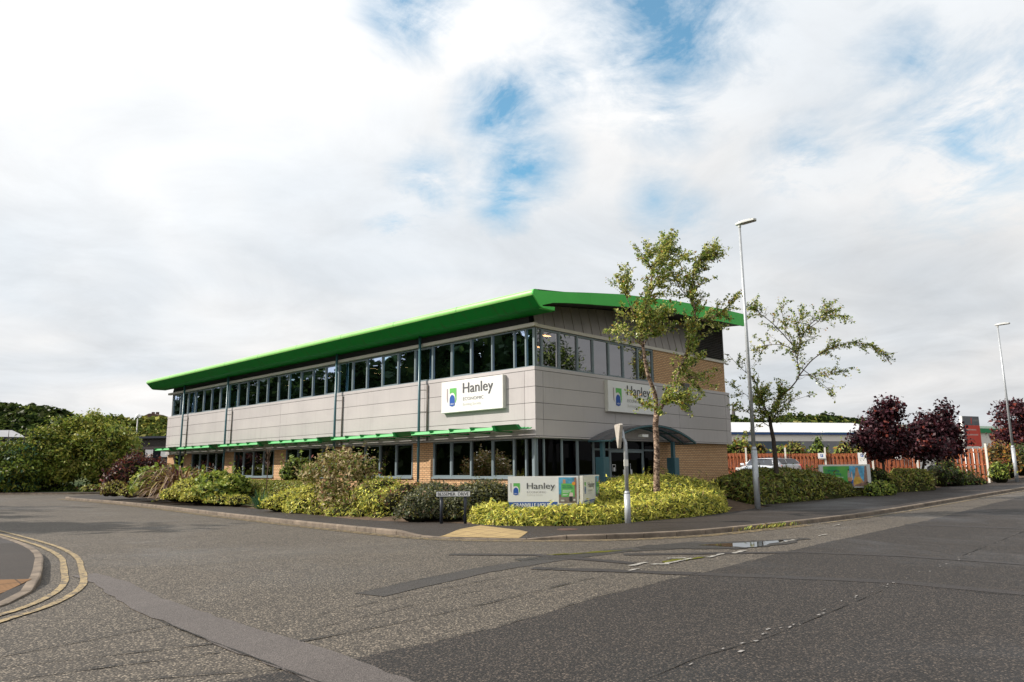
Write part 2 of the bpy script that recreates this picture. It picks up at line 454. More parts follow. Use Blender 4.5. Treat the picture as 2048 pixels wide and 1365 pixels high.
leaf('lf_yellow', (0.76, 0.71, 0.13)); leaf('lf_lime', (0.44, 0.43, 0.08)); leaf('lf_mid', (0.19, 0.26, 0.04)); leaf('lf_deep', (0.035, 0.065, 0.014))
leaf('lf_olive', (0.21, 0.195, 0.04)); leaf('lf_olive_dark', (0.055, 0.065, 0.016)); leaf('lf_straw', (0.34, 0.25, 0.08)); leaf('lf_brown', (0.16, 0.085, 0.035))
leaf('lf_grey', (0.17, 0.175, 0.095)); leaf('lf_grey_dark', (0.065, 0.075, 0.04)); leaf('lf_fresh', (0.25, 0.32, 0.05), spec=0.3, rough=0.5)
leaf('lf_red', (0.22, 0.045, 0.03)); leaf('lf_wine', (0.060, 0.013, 0.018)); leaf('lf_plum', (0.022, 0.008, 0.012)); leaf('lf_mauve', (0.085, 0.028, 0.04))
leaf('lf_pinkgreen', (0.46, 0.36, 0.19)); leaf('lf_orange', (0.42, 0.20, 0.03)); leaf('lf_blue_green', (0.06, 0.14, 0.07)); leaf('lf_tan', (0.30, 0.20, 0.13))
leaf('lf_birch', (0.20, 0.30, 0.04), trans=0.34, spec=0.7, rough=0.32); leaf('lf_birch_pale', (0.58, 0.57, 0.18), trans=0.34, spec=0.6, rough=0.35); leaf('lf_birch_dark', (0.05, 0.095, 0.018), trans=0.15, spec=0.5, rough=0.35)
leaf('lf_far', (0.065, 0.095, 0.025), var=0.3, spec=0.0); leaf('lf_far_light', (0.12, 0.15, 0.035), var=0.3, spec=0.0); leaf('lf_far_dark', (0.022, 0.038, 0.014), spec=0.0)
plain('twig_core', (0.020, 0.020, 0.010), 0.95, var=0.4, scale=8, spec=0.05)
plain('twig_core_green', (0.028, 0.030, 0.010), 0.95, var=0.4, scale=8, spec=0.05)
plain('bark_dark', (0.055, 0.04, 0.03), 0.9, var=0.4, scale=12, bump=0.5)
plain('twig_brown', (0.12, 0.07, 0.045), 0.8, var=0.3, scale=9)
mt, t = new_mat('birch_bark')
geo = t.add('ShaderNodeNewGeometry')
mp = t.add('ShaderNodeMapping', inp={'Vector': geo.outputs['Position'], 'Scale': (5.0, 5.0, 9.0)})
n = t.noise(mp.outputs[0], 1.6, 6, 0.7, 1.0)
c = t.mix(t.ramp(n, [(0.44, 0.0), (0.62, 1.0)]), (0.045, 0.024, 0.016), (0.46, 0.33, 0.24))
b = t.add('ShaderNodeBsdfPrincipled', inp={'Base Color': c, 'Roughness': 0.8, 'Specular IOR Level': 0.2})
bn = t.add('ShaderNodeBump', inp={'Height': n, 'Strength': 0.7, 'Distance': 0.02})
t.l.new(bn.outputs[0], b.inputs['Normal'])
finish(t, b.outputs[0])


# ------------------------------------------------------------------ builders
def tag(o, label=None, cat=None, group=None, kind=None):
    if label: o['label'] = label
    if cat: o['category'] = cat
    if group: o['group'] = group
    if kind: o['kind'] = kind
    return o


WM = {}


def thing(name, loc, label, cat, group=None):
    o = bpy.data.objects.new(name, None)
    o.empty_display_size = 0.3
    COL.objects.link(o)
    o.location = loc
    WM[o] = Matrix.Translation(Vector(loc))
    return tag(o, label, cat, group)


def link(name, me, parent=None):
    o = bpy.data.objects.new(name, me)
    COL.objects.link(o)
    if parent is not None:
        o.parent = parent
        o.matrix_parent_inverse = WM.get(parent, Matrix.Identity(4)).inverted()
    return o


class MB:
    """collects shapes in world coordinates into ONE mesh"""
    def __init__(s):
        s.bm = bmesh.new(); s.mats = []; s.cur = 0

    def mat(s, name):
        if name not in s.mats: s.mats.append(name)
        s.cur = s.mats.index(name)
        return s

    def face(s, pts):
        vs = [s.bm.verts.new(p) for p in pts]
        f = s.bm.faces.new(vs); f.material_index = s.cur
        return f

    def hexa(s, p):
        """8 corners: 4 bottom ring then 4 top ring"""
        v = [s.bm.verts.new(q) for q in p]
        for q in ((0, 3, 2, 1), (4, 5, 6, 7), (0, 1, 5, 4), (1, 2, 6, 5), (2, 3, 7, 6), (3, 0, 4, 7)):
            f = s.bm.faces.new([v[i] for i in q]); f.material_index = s.cur

    def box(s, x0, x1, y0, y1, z0, z1):
        s.hexa([(x0, y0, z0), (x1, y0, z0), (x1, y1, z0), (x0, y1, z0), (x0, y0, z1), (x1, y0, z1), (x1, y1, z1), (x0, y1, z1)])

    def obox(s, c, ex, ey, ez):
        """oriented box: centre and three half-extent vectors"""
        c, ex, ey, ez = Vector(c), Vector(ex), Vector(ey), Vector(ez)
        s.hexa([c - ex - ey - ez, c + ex - ey - ez, c + ex + ey - ez, c - ex + ey - ez, c - ex - ey + ez, c + ex - ey + ez, c + ex + ey + ez, c - ex + ey + ez])

    def prism(s, pts, off):
        off = Vector(off)
        a = [s.bm.verts.new(Vector(p)) for p in pts]
        b = [s.bm.verts.new(Vector(p) + off) for p in pts]
        n = len(pts)
        fs = [s.bm.faces.new(a), s.bm.faces.new(b[::-1])]
        for i in range(n): fs.append(s.bm.faces.new((a[i], b[i], b[(i + 1) % n], a[(i + 1) % n])))
        for f in fs: f.material_index = s.cur

    def tube(s, pts, rad, n=8, cap=True):
        pts = [Vector(p) for p in pts]
        if not hasattr(rad, '__len__'): rad = [rad] * len(pts)
        rings = []
        side = None
        for i, p in enumerate(pts):
            d = (pts[min(i + 1, len(pts) - 1)] - pts[max(i - 1, 0)])
            d = d.normalized() if d.length > 1e-9 else Vector((0, 0, 1))
            if side is None:
                side = d.orthogonal().normalized()
            else:
                side = (side - d * side.dot(d))
                side = side.normalized() if side.length > 1e-6 else d.orthogonal().normalized()
            up = d.cross(side)
            rings.append([s.bm.verts.new(p + (side * math.cos(2 * math.pi * k / n) + up * math.sin(2 * math.pi * k / n)) * rad[i]) for k in range(n)])
        for a, b in zip(rings, rings[1:]):
            for k in range(n):
                f = s.bm.faces.new((a[k], a[(k + 1) % n], b[(k + 1) % n], b[k])); f.material_index = s.cur; f.smooth = True
        if cap:
            for r in (rings[0][::-1], rings[-1]):
                f = s.bm.faces.new(r); f.material_index = s.cur

    def loft(s, rings, closed=True, smooth=True):
        vr = [[s.bm.verts.new(p) for p in r] for r in rings]
        n = len(vr[0])
        for a, b in zip(vr, vr[1:]):
            for k in range(n if closed else n - 1):
                f = s.bm.faces.new((a[k], a[(k + 1) % n], b[(k + 1) % n], b[k])); f.material_index = s.cur; f.smooth = smooth
        return vr

    def build(s, name, parent=None, recalc=True, bevel=0.0):
        if recalc: bmesh.ops.recalc_face_normals(s.bm, faces=s.bm.faces[:])
        me = bpy.data.meshes.new(name)
        s.bm.to_mesh(me); s.bm.free()
        for q in s.mats: me.materials.append(MATS[q])
        o = link(name, me, parent)
        if bevel:
            md = o.modifiers.new('bevel', 'BEVEL'); md.width = bevel; md.segments = 2; md.limit_method = 'ANGLE'
        return o


def grid_mesh(name, xs, ys, zf, mat, parent=None):
    xs = np.asarray(xs, float); ys = np.asarray(ys, float)
    X, Y = np.meshgrid(xs, ys)
    Z = np.vectorize(zf)(X, Y)
    co = np.stack([X, Y, Z], -1).reshape(-1, 3)
    nx, ny = len(xs), len(ys)
    i = np.arange(nx - 1)[None, :] + np.arange(ny - 1)[:, None] * nx
    q = np.stack([i, i + 1, i + 1 + nx, i + nx], -1).reshape(-1, 4)
    return raw_mesh(name, co, q, [mat], None, parent)


def raw_mesh(name, co, quads, mats, idx=None, parent=None, smooth=False):
    me = bpy.data.meshes.new(name)
    n = len(quads)
    me.vertices.add(len(co)); me.vertices.foreach_set('co', np.asarray(co, np.float32).ravel())
    me.loops.add(n * 4); me.loops.foreach_set('vertex_index', np.asarray(quads, np.int32).ravel())
    me.polygons.add(n); me.polygons.foreach_set('loop_start', np.arange(0, n * 4, 4, dtype=np.int32))
    if idx is not None: me.polygons.foreach_set('material_index', np.asarray(idx, np.int32))
    for q in mats: me.materials.append(MATS[q])
    if smooth: me.polygons.foreach_set('use_smooth', np.ones(n, dtype=bool))
    me.update(calc_edges=True); me.validate()
    return link(name, me, parent)


def text_mesh(body):
    cu = bpy.data.curves.new('lettering', 'FONT')
    cu.body = body; cu.resolution_u = 3
    o = bpy.data.objects.new('lettering', cu)
    COL.objects.link(o)
    dg = bpy.context.evaluated_depsgraph_get()
    me = bpy.data.meshes.new_from_object(o.evaluated_get(dg))
    bpy.data.objects.remove(o); bpy.data.curves.remove(cu)
    return me


def lettering(body, org, right, up, w, h, mat, parent, bold=0.0, name='lettering', push=0.006):
    """flat letters fitted into a w x h box whose lower left corner is org"""
    me = text_mesh(body)
    n = len(me.vertices)
    co = np.zeros(n * 3, np.float32); me.vertices.foreach_get('co', co); co = co.reshape(-1, 3)
    mn, mx = co.min(0), co.max(0)
    u = (co[:, 0] - mn[0]) / max(1e-6, mx[0] - mn[0]) * w
    v = (co[:, 1] - mn[1]) / max(1e-6, mx[1] - mn[1]) * h
    right, up = Vector(right).normalized(), Vector(up).normalized()
    nrm = right.cross(up)
    out = np.array(org)[None] + u[:, None] * np.array(right)[None] + v[:, None] * np.array(up)[None] + np.array(nrm)[None] * push
    me.vertices.foreach_set('co', out.astype(np.float32).ravel())
    me.materials.clear(); me.materials.append(MATS[mat])
    me.name = name
    if bold:
        bm = bmesh.new(); bm.from_mesh(me)
        extra = []
        for s_ in (-1, 1):
            r = bmesh.ops.duplicate(bm, geom=bm.verts[:] + bm.edges[:] + bm.faces[:]) if s_ == -1 else None
            if r:
                vs = [g for g in r['geom'] if isinstance(g, bmesh.types.BMVert)]
                bmesh.ops.translate(bm, verts=vs, vec=right * bold + nrm * 0.001)
        bm.to_mesh(me); bm.free()
    me.update()
    return link(name, me, parent)


class Plane2D:
    """drawing flat printed shapes on a sign face"""
    def __init__(s, org, right, up):
        s.o = Vector(org); s.r = Vector(right).normalized(); s.u = Vector(up).normalized(); s.n = s.r.cross(s.u)

    def p(s, x, y, push=0.0):
        return s.o + s.r * x + s.u * y + s.n * push

    def shape(s, name, pts, mat, parent, push=0.004):
        mb = MB().mat(mat)
        mb.face([s.p(x, y, push) for x, y in pts])
        return mb.build(name, parent, recalc=False)

    def text(s, body, x, y, w, h, mat, parent, push=0.006, bold=0.0):
        return lettering(body, s.p(x, y), s.r, s.u, w, h, mat, parent, bold=bold, push=push)


def arc(cx, cy, rx, ry, a0, a1, n=12):
    return [(cx + rx * math.cos(math.radians(a0 + (a1 - a0) * i / n)), cy + ry * math.sin(math.radians(a0 + (a1 - a0) * i / n))) for i in range(n + 1)]


def society_logo(pl, x, y, s, parent):
    """the shield with the arch: x,y lower left corner, s its height"""
    w = 0.82 * s
    # thin mauve strip on the left
    pl.shape('emblem_strip', [(x, y + s), (x, y + .45 * s), (x + .02 * s, y + .3 * s), (x + .10 * s, y + .18 * s), (x + .10 * s, y + s)], 'ink_mauve', parent)
    # green field with a curved bite
    bite = arc(x + .46 * s, y + .30 * s, .29 * s, .46 * s, 100, 0, 12)
    pts = [(x + .26 * s, y + s), (x + .26 * s, y + .70 * s)] + bite + [(x + .75 * s, y + .16 * s), (x + .82 * s, y + .36 * s), (x + .82 * s, y + s)]
    mb = MB().mat('ink_green')
    top = []
    # build as quads between the bite and the outer edge to stay convex
    outer = [(x + .26 * s, y + s)] + [(x + (.26 + .56 * i / 8) * s, y + s) for i in range(1, 9)] + [(x + .82 * s, y + (.8 - .22 * i) * s) for i in range(3)] + [(x + .75 * s, y + .16 * s)]
    inner = [(x + .26 * s, y + .70 * s)] + bite[:11] + [(x + .72 * s, y + .2 * s)]
    n = min(len(outer), len(inner))
    for i in range(n - 1):
        mb.face([pl.p(*inner[i], .004), pl.p(*inner[i + 1], .004), pl.p(*outer[i + 1], .004), pl.p(*outer[i], .004)])
    mb.build('emblem_field', parent, recalc=False)
    # blue arch
    pl.shape('emblem_arch', [(x + .25 * s, y + .03 * s)] + [(x + .46 * s, y - .03 * s), (x + .68 * s, y + .03 * s)] + arc(x + .465 * s, y + .36 * s, .215 * s, .27 * s, 0, 180, 12), 'ink_blue', parent, .005)
    pl.text('1854', x + .33 * s, y + .07 * s, .27 * s, .085 * s, 'ink_white', parent, .008)


# ------------------------------------------------------------------ ground levels
def gz(x):
    return 0.015 * min(60.0, max(0.0, x - 24.0))


def smooth(a):
    a = min(1.0, max(0.0, a))
    return a * a * (3 - 2 * a)


def lerp_path(path, v, axis):
    other = 1 - axis
    for a, b in zip(path, path[1:]):
        lo, hi = min(a[axis], b[axis]), max(a[axis], b[axis])
        if lo <= v <= hi and hi > lo:
            f = (v - a[axis]) / (b[axis] - a[axis])
            return a[other] + f * (b[other] - a[other])
    return path[0][other] if abs(v - path[0][axis]) < abs(v - path[-1][axis]) else path[-1][other]


def resample(path, step):
    out = []
    for a, b in zip(path, path[1:]):
        L = math.hypot(b[0] - a[0], b[1] - a[1])
        n = max(1, int(round(L / step)))
        for i in range(n): out.append((a[0] + (b[0] - a[0]) * i / n, a[1] + (b[1] - a[1]) * i / n))
    out.append(path[-1])
    return out


def catmull(path, n=6):
    out = []
    P = [path[0]] + list(path) + [path[-1]]
    for i in range(1, len(P) - 2):
        p0, p1, p2, p3 = P[i - 1], P[i], P[i + 1], P[i + 2]
        for k in range(n):
            t_ = k / n
            out.append(tuple(0.5 * ((2 * p1[j]) + (-p0[j] + p2[j]) * t_ + (2 * p0[j] - 5 * p1[j] + 4 * p2[j] - p3[j]) * t_ ** 2 + (-p0[j] + 3 * p1[j] - 3 * p2[j] + p3[j]) * t_ ** 3) for j in range(2)))
    out.append(tuple(path[-1]))
    return out


def struct(o):
    o['kind'] = 'structure'
    return o


KERB = catmull([(21, 56.3), (17.2, 55.0), (14.6, 53.2), (13.5, 51.0), (13.3, 47), (13.2, 40.4), (12.6, 32.2), (12.0, 26), (11.55, 20), (11.42, 17.3), (11.33, 15), (11.40, 13.7), (11.75, 12.7), (12.3, 11.8),
                (13.1, 10.9), (14.2, 10.0), (16.0, 9.3), (18.0, 9.02), (20.4, 8.75), (23.8, 8.55), (27.5, 8.3), (33.2, 8.1), (45, 7.65), (60, 7.2), (80, 7.0), (130, 6.8)], 5)
BACK_L = [(17.2, 53.0), (15.65, 41.2), (14.07, 27.1), (13.15, 19.8), (13.35, 17.5), (13.87, 16.1), (14.1, 14.1)]
BACK_F = [(14.1, 14.1), (14.75, 12.95), (15.81, 12.13), (18.0, 12.02), (20.54, 11.88), (24.5, 12.3), (29.2, 12.4), (33.5, 12.0), (42.7, 11.5), (50.1, 10.54), (62.9, 10.3), (130, 9.8)]
BACK = catmull([(20, 55.0)] + BACK_L + BACK_F[1:], 5)
DROP_A, DROP_B = Vector((11.36, 13.7)), Vector((12.3, 11.75))


def drop(x, y):
    p = Vector((x, y)); ab = DROP_B - DROP_A
    f = min(1, max(0, (p - DROP_A).dot(ab) / ab.length_squared))
    d = (p - DROP_A - ab * f).length
    return 1 - smooth((d - 0.15) / 1.25)


def path_z(x, y):
    return gz(x) + 0.105 - 0.085 * drop(x, y)


def arclen(path):
    s = [0.0]
    for a, b in zip(path, path[1:]): s.append(s[-1] + math.hypot(b[0] - a[0], b[1] - a[1]))
    return s


def point_at(path, s, S):
    for i in range(len(S) - 1):
        if S[i + 1] >= s:
            f = (s - S[i]) / max(1e-9, S[i + 1] - S[i])
            a, b = path[i], path[i + 1]
            d = Vector((b[0] - a[0], b[1] - a[1])).normalized()
            return Vector((a[0] + (b[0] - a[0]) * f, a[1] + (b[1] - a[1]) * f)), d
    a, b = path[-2], path[-1]
    return Vector(b), Vector((b[0] - a[0], b[1] - a[1])).normalized()


# land far and near: one sheet to the horizon, rising into low hills
def land_z(x, y):
    r = math.hypot(x, y)
    z = -0.12 + gz(x) * 0.9
    p = Vector((x, y))
    # hill on the left, beyond the side road
    for (c, rad, h) in (((25, 215), 75, 9), ((75, 215), 60, 6), ((270, 150), 110, 13), ((330, 60), 120, 6)):
        d = (p - Vector(c)).length / rad
        if d < 1: z += h * smooth(1 - d)
    if r > 400: z += (r - 400) * 0.012
    return z


xs = np.unique(np.concatenate([np.linspace(-1500, -100, 15), np.linspace(-90, 420, 60), np.linspace(450, 1800, 15)]))
ys = np.unique(np.concatenate([np.linspace(-1500, -100, 15), np.linspace(-90, 320, 50), np.linspace(350, 1800, 15)]))
struct(grid_mesh('ground', xs, ys, land_z, 'grass_ground'))
struct(grid_mesh('road', np.concatenate([np.linspace(-60, 24, 29), np.linspace(27, 140, 24)]), np.concatenate([np.linspace(-9, 14, 12), np.linspace(16, 62, 12), [70, 78]]), lambda x, y: gz(x), 'side_asphalt'))

# newer, darker surface of the main road
edge = [(2.55, 5.75), (3.9, 5.58), (5.5, 5.55), (7.7, 5.9), (10.5, 6.0), (13.4, 6.2), (17.5, 6.35), (23, 6.5), (33, 6.6), (60, 6.2), (135, 5.6)]
ee = resample(edge, 0.35)
mb = MB().mat('main_asphalt')
rr = random.Random(5)
top = [(x, y + rr.uniform(-.025, .025)) for x, y in ee]
for a, b in zip(top, top[1:]):
    mb.face([(a[0], -8.5, gz(a[0]) + .004), (b[0], -8.5, gz(b[0]) + .004), (b[0], b[1], gz(b[0]) + .004), (a[0], a[1], gz(a[0]) + .004)])
struct(mb.build('main_road_surface', recalc=False))


def ribbon(mb, path, w, lift, jit=0.0, step=0.3, seed=1):
    q = random.Random(seed)
    pts = resample(path, step)
    L, R = [], []
    for i, p in enumerate(pts):
        a, b = pts[max(0, i - 1)], pts[min(len(pts) - 1, i + 1)]
        d = Vector((b[0] - a[0], b[1] - a[1])).normalized(); nn = Vector((-d.y, d.x))
        ww = w if not callable(w) else w(i / max(1, len(pts) - 1))
        L.append(Vector(p) + nn * (ww / 2 + q.uniform(-jit, jit))); R.append(Vector(p) - nn * (ww / 2 + q.uniform(-jit, jit)))
    for i in range(len(pts) - 1):
        mb.face([(R[i].x, R[i].y, gz(R[i].x) + lift), (R[i + 1].x, R[i + 1].y, gz(R[i + 1].x) + lift), (L[i + 1].x, L[i + 1].y, gz(L[i + 1].x) + lift), (L[i].x, L[i].y, gz(L[i].x) + lift)])


# reinstated trenches
mb = MB().mat('patch_asphalt')
ribbon(mb, [(3.86, 13.2), (3.86, 12.1), (3.6, 10.0), (3.52, 8.0), (3.5, 6.0), (3.42, 4.8), (3.3, 2.0), (3.2, -6)], lambda f: 0.36 + 0.22 * min(1, f * 3), 0.008, 0.03, 0.25, 3)
mb.mat('seam_asphalt')
ribbon(mb, [(9.0, 8.3), (9.8, 6.75), (10.6, 5.0), (11.25, 3.5), (11.25, 2.0), (11.2, -8)], 0.3, 0.008, 0.03, 0.3, 4)
ribbon(mb, [(11.5, 8.3), (12.4, 7.4), (13.9, 6.0), (14.5, 4.4), (14.5, 2.5), (14.5, -8)], 0.26, 0.009, 0.03, 0.3, 5)
ribbon(mb, [(22.0, 6.5), (22.3, 5.7), (22.45, 3.9), (22.5, -8)], 0.5, 0.008, 0.03, 0.4, 6)
ribbon(mb, [(9.4, 10.8), (10.4, 9.5), (10.55, 7.4)], 0.28, 0.0085, 0.03, 0.3, 7)
struct(mb.build('road_trench', recalc=False))
mb = MB().mat('dark_patch')
ribbon(mb, [(5.75, 8.2), (8.2, 8.75), (10.0, 8.85), (12.0, 8.75), (14.5, 8.3)], lambda f: 0.5, 0.006, 0.02, 0.3, 8)
struct(mb.build('road_patch', recalc=False))
mb = MB().mat('crack_tar')
for k, (pth, w) in enumerate([([(3.8, 6.5), (5.0, 6.5), (6.6, 6.63), (8.6, 6.91), (9.7, 6.85)], .035), ([(4.4, 7.5), (5.9, 7.76), (7.7, 7.95), (9.8, 8.05)], .02),
                              ([(1.2, 7.9), (2.42, 8.09), (3.28, 8.23)], .03), ([(-1, 7.2), (1.64, 7.55), (3.2, 7.05)], .03), ([(0, 6.9), (1.67, 7.04), (3.1, 6.68)], .035), ([(.4, 6.3), (2.12, 6.41), (3.2, 5.75)], .035),
                              ([(4.6, 3.38), (5.8, 3.44), (6.9, 3.33), (9.1, 3.38), (10.4, 3.42)], .018), ([(4.3, 6.95), (6.2, 7.3), (8.5, 7.5)], .018), ([(11.6, 7.35), (13, 7.1), (15.5, 7.1)], .02),
                              ([(5.8, 8.46), (8.2, 9.0), (10, 9.1)], .016), ([(3.2, 5.0), (3.23, 7.2), (3.27, 8.5)], .025), ([(4.0, 5.6), (5.5, 5.57), (7.7, 5.92), (10.4, 6.02)], .02),
                              ([(11.0, 3.45), (11.05, 1.5), (11.0, -3)], .02), ([(15.2, 3.6), (18, 3.65), (22, 3.75)], .022), ([(16.5, 7.9), (20, 7.7), (26, 7.5)], .018)]):
    ribbon(mb, pth, lambda f, w=w: w * (0.25 + 0.75 * abs(math.sin(f * 9 + w * 300)) * abs(math.sin(f * 23 + 1))), 0.013, 0.006, 0.12, 20 + k)
struct(mb.build('road_crack', recalc=False))

# pavement (footway) with dropped kerb and its kerb stones
KS = resample(KERB, 0.5)
S_k = arclen(KS)


def footway(name, outer, inner, mat, zf, rows=6, n=260):
    So, Si = arclen(outer), arclen(inner)
    rings = []
    for i in range(n + 1):
        a, _ = point_at(outer, So[-1] * i / n, So)
        # nearest point on the inner path
        best = min(inner, key=lambda q: (q[0] - a.x) ** 2 + (q[1] - a.y) ** 2)
        rings.append([(a.x + (best[0] - a.x) * k / rows, a.y + (best[1] - a.y) * k / rows) for k in range(rows + 1)])
    co = np.array([[x, y, zf(x, y)] for r in rings for x, y in r])
    w = rows + 1
    q = [[i * w + k, (i + 1) * w + k, (i + 1) * w + k + 1, i * w + k + 1] for i in range(n) for k in range(rows)]
    return struct(raw_mesh(name, co, q, [mat]))


KIN = []
for i, p in enumerate(KS):
    a, b = KS[max(0, i - 1)], KS[min(len(KS) - 1, i + 1)]
    d = Vector((b[0] - a[0], b[1] - a[1])).normalized()
    KIN.append((p[0] - d.y * 0.13, p[1] + d.x * 0.13))
footway('pavement', KIN, resample(BACK, 0.12), 'path_asphalt', path_z, rows=8, n=420)
# widening of the pavement into the site entrance
mb = MB().mat('path_asphalt')
for a, b in zip([26.4, 27.3, 28.4, 29.5, 30.4], [27.3, 28.4, 29.5, 30.4, 31.2]):
    mb.face([(a, 12.2, path_z(a, 12) + .003), (b, 12.2, path_z(b, 12) + .003), (b + 1.5, 15.2, path_z(b, 12) + .06), (a + 1.5, 15.2, path_z(a, 12) + .06)])
struct(mb.build('path', recalc=False))


def kerb_run(name, path, zf, hf, length=0.915):
    S_ = arclen(path)
    mb = MB().mat('kerb_stone')
    s = 0.0
    while s + length <= S_[-1]:
        p0, d0 = point_at(path, s + 0.008, S_); p1, d1 = point_at(path, s + length - 0.008, S_)
        n0, n1 = Vector((-d0.y, d0.x)), Vector((-d1.y, d1.x))
        h0, h1 = hf(p0.x, p0.y), hf(p1.x, p1.y)
        prof = [(0.0, -0.06), (0.0, 0.72), (0.008, 0.92), (0.03, 1.0), (0.135, 1.0), (0.135, -0.06)]
        r0 = [(p0.x + n0.x * o, p0.y + n0.y * o, gz(p0.x) + max(h, -0.03) * h0 if h > 0 else gz(p0.x) - .03) for o, h in prof]
        r1 = [(p1.x + n1.x * o, p1.y + n1.y * o, gz(p1.x) + h * h1 if h > 0 else gz(p1.x) - .03) for o, h in prof]
        a = [mb.bm.verts.new(q) for q in r0]; b = [mb.bm.verts.new(q) for q in r1]
        for k in range(len(prof)):
            mb.bm.faces.new((a[k], a[(k + 1) % 6], b[(k + 1) % 6], b[k]))
        mb.bm.faces.new(a[::-1]); mb.bm.faces.new(b)
        s += length
    return struct(mb.build(name))


kerb_run('kerb', KS, gz, lambda x, y: 0.112 - 0.092 * drop(x, y))

# buff tactile paving of the crossing point
TACT = [(11.52, 13.62), (13.75, 14.55), (13.2, 12.3), (12.38, 11.86)]
mb = MB().mat('buff_tactile')
NN = 14
for i in range(NN):
    for j in range(NN):
        q = []
        for (u, v) in ((i, j), (i + 1, j), (i + 1, j + 1), (i, j + 1)):
            u, v = u / NN, v / NN
            a = Vector(TACT[0]).lerp(Vector(TACT[3]), u); b_ = Vector(TACT[1]).lerp(Vector(TACT[2]), u)
            p = a.lerp(b_, v)
            q.append((p.x, p.y, path_z(p.x, p.y) + 0.007))
        mb.face(q)
struct(mb.build('tactile_paving', recalc=False))

# left hand corner (its kerb curls round the bottom left of the view)
ISL = catmull([(-60, 8.3), (-12, 8.45), (-2.5, 8.7), (0.6, 9.4), (1.9, 10.4), (2.55, 11.25), (3.05, 12.4), (3.55, 14.3), (3.95, 16.0), (4.2, 17.8), (4.35, 20), (4.45, 24), (4.6, 32), (5.0, 42), (5.3, 55), (3.0, 63), (-3, 67)], 5)
IK = resample(ISL, 0.5)
IIN = []
for i, p in enumerate(IK):
    a, b = IK[max(0, i - 1)], IK[min(len(IK) - 1, i + 1)]
    d = Vector((b[0] - a[0], b[1] - a[1])).normalized()
    IIN.append((p[0] - d.y * 0.13, p[1] + d.x * 0.13))
IBK = catmull([(-60, 10.6), (-12, 10.8), (-2.5, 11.6), (-0.6, 13.4), (0.8, 16.0), (1.4, 18.5), (1.9, 24), (2.2, 32), (2.6, 42), (2.9, 54), (1.2, 60), (-5, 64)], 5)
drop2 = lambda x, y: 1 - smooth(((Vector((x, y)) - Vector((2.1, 10.9))).length - 0.9) / 1.2)
isl_z = lambda x, y: gz(x) + 0.105 - 0.085 * drop2(x, y)
footway('pavement', IIN, resample(IBK, 0.2), 'path_asphalt', isl_z, rows=8, n=260)
kerb_run('kerb', IK, gz, lambda x, y: 0.112 - 0.090 * drop2(x, y))
mb = MB().mat('red_tactile')
TR = [(1.0, 9.95), (2.98, 12.5), (1.9, 13.2), (0.1, 11.2)]
for i in range(NN):
    for j in range(NN):
        q = []
        for (u, v) in ((i, j), (i + 1, j), (i + 1, j + 1), (i, j + 1)):
            u, v = u / NN, v / NN
            p = Vector(TR[0]).lerp(Vector(TR[1]), u).lerp(Vector(TR[3]).lerp(Vector(TR[2]), u), v)
            q.append((p.x, p.y, isl_z(p.x, p.y) + 0.007))
        mb.face(q)
struct(mb.build('tactile_paving', recalc=False))


def offset_path(path, o):
    out = []
    for i, p in enumerate(path):
        a, b = path[max(0, i - 1)], path[min(len(path) - 1, i + 1)]
        d = Vector((b[0] - a[0], b[1] - a[1])).normalized()
        out.append((p[0] + d.y * o, p[1] - d.x * o))
    return out


mb = MB().mat('yellow_line')
main_part = [p for p in KS if (p[1] < 51.5 and p[0] < 21)]
for o in (0.22, 0.40): ribbon(mb, offset_path(main_part, o), 0.075, 0.0125, 0.004, 0.4, 40)
far_part = [p for p in KS if 20.5 < p[0] < 70 and p[1] < 9]
ribbon(mb, offset_path(far_part, 0.3), 0.06, 0.0125, 0.004, 0.5, 41)
isl_part = [p for p in IK if p[0] > -20 and p[1] < 40]
for o in (0.30, 0.55): ribbon(mb, offset_path(isl_part, o), 0.095, 0.0125, 0.006, 0.3, 42)
struct(mb.build('road_marking', recalc=False))

mb = MB().mat('white_line')
for (c, d, L, w) in [((10.5, 7.28), (1, .12), .55, .09), ((10.72, 7.0), (.7, -.75), .32, .10), ((11.15, 6.98), (1, .05), .6, .09), ((11.6, 7.22), (.75, -.6), .34, .1), ((12.4, 6.9), (1, .1), .7, .08),
                     ((13.2, 6.85), (1, .1), .55, .08), ((15.7, 7.03), (1, 0), .8, .09), ((9.9, 6.95), (1, .1), .3, .07), ((17.6, 7.0), (1, 0), .5, .06),
                     ((20.8, 7.85), (1, -.02), .6, .06), ((11.6, 7.0), (1, .1), .35, .06)]:
    d = Vector(d).normalized() * (L / 2)
    ribbon(mb, [(c[0] - d.x, c[1] - d.y), (c[0] + d.x, c[1] + d.y)], w, 0.0135, 0.015, 0.15, int(c[0] * 10))
rr = random.Random(77)
mb.mat('faded_line')
for k in range(46):      # flakes left of the worn centre line
    x_ = rr.choice([rr.uniform(5.5, 12.5), rr.uniform(12.5, 24)]); y_ = 3.36 + (x_ - 6) * .02 + rr.gauss(0, .045); L_ = rr.uniform(.02, .09)
    ribbon(mb, [(x_, y_), (x_ + L_, y_ + rr.uniform(-.01, .01))], rr.uniform(.008, .028), 0.0135, 0.006, 0.06, k)
struct(mb.build('road_marking', recalc=False))

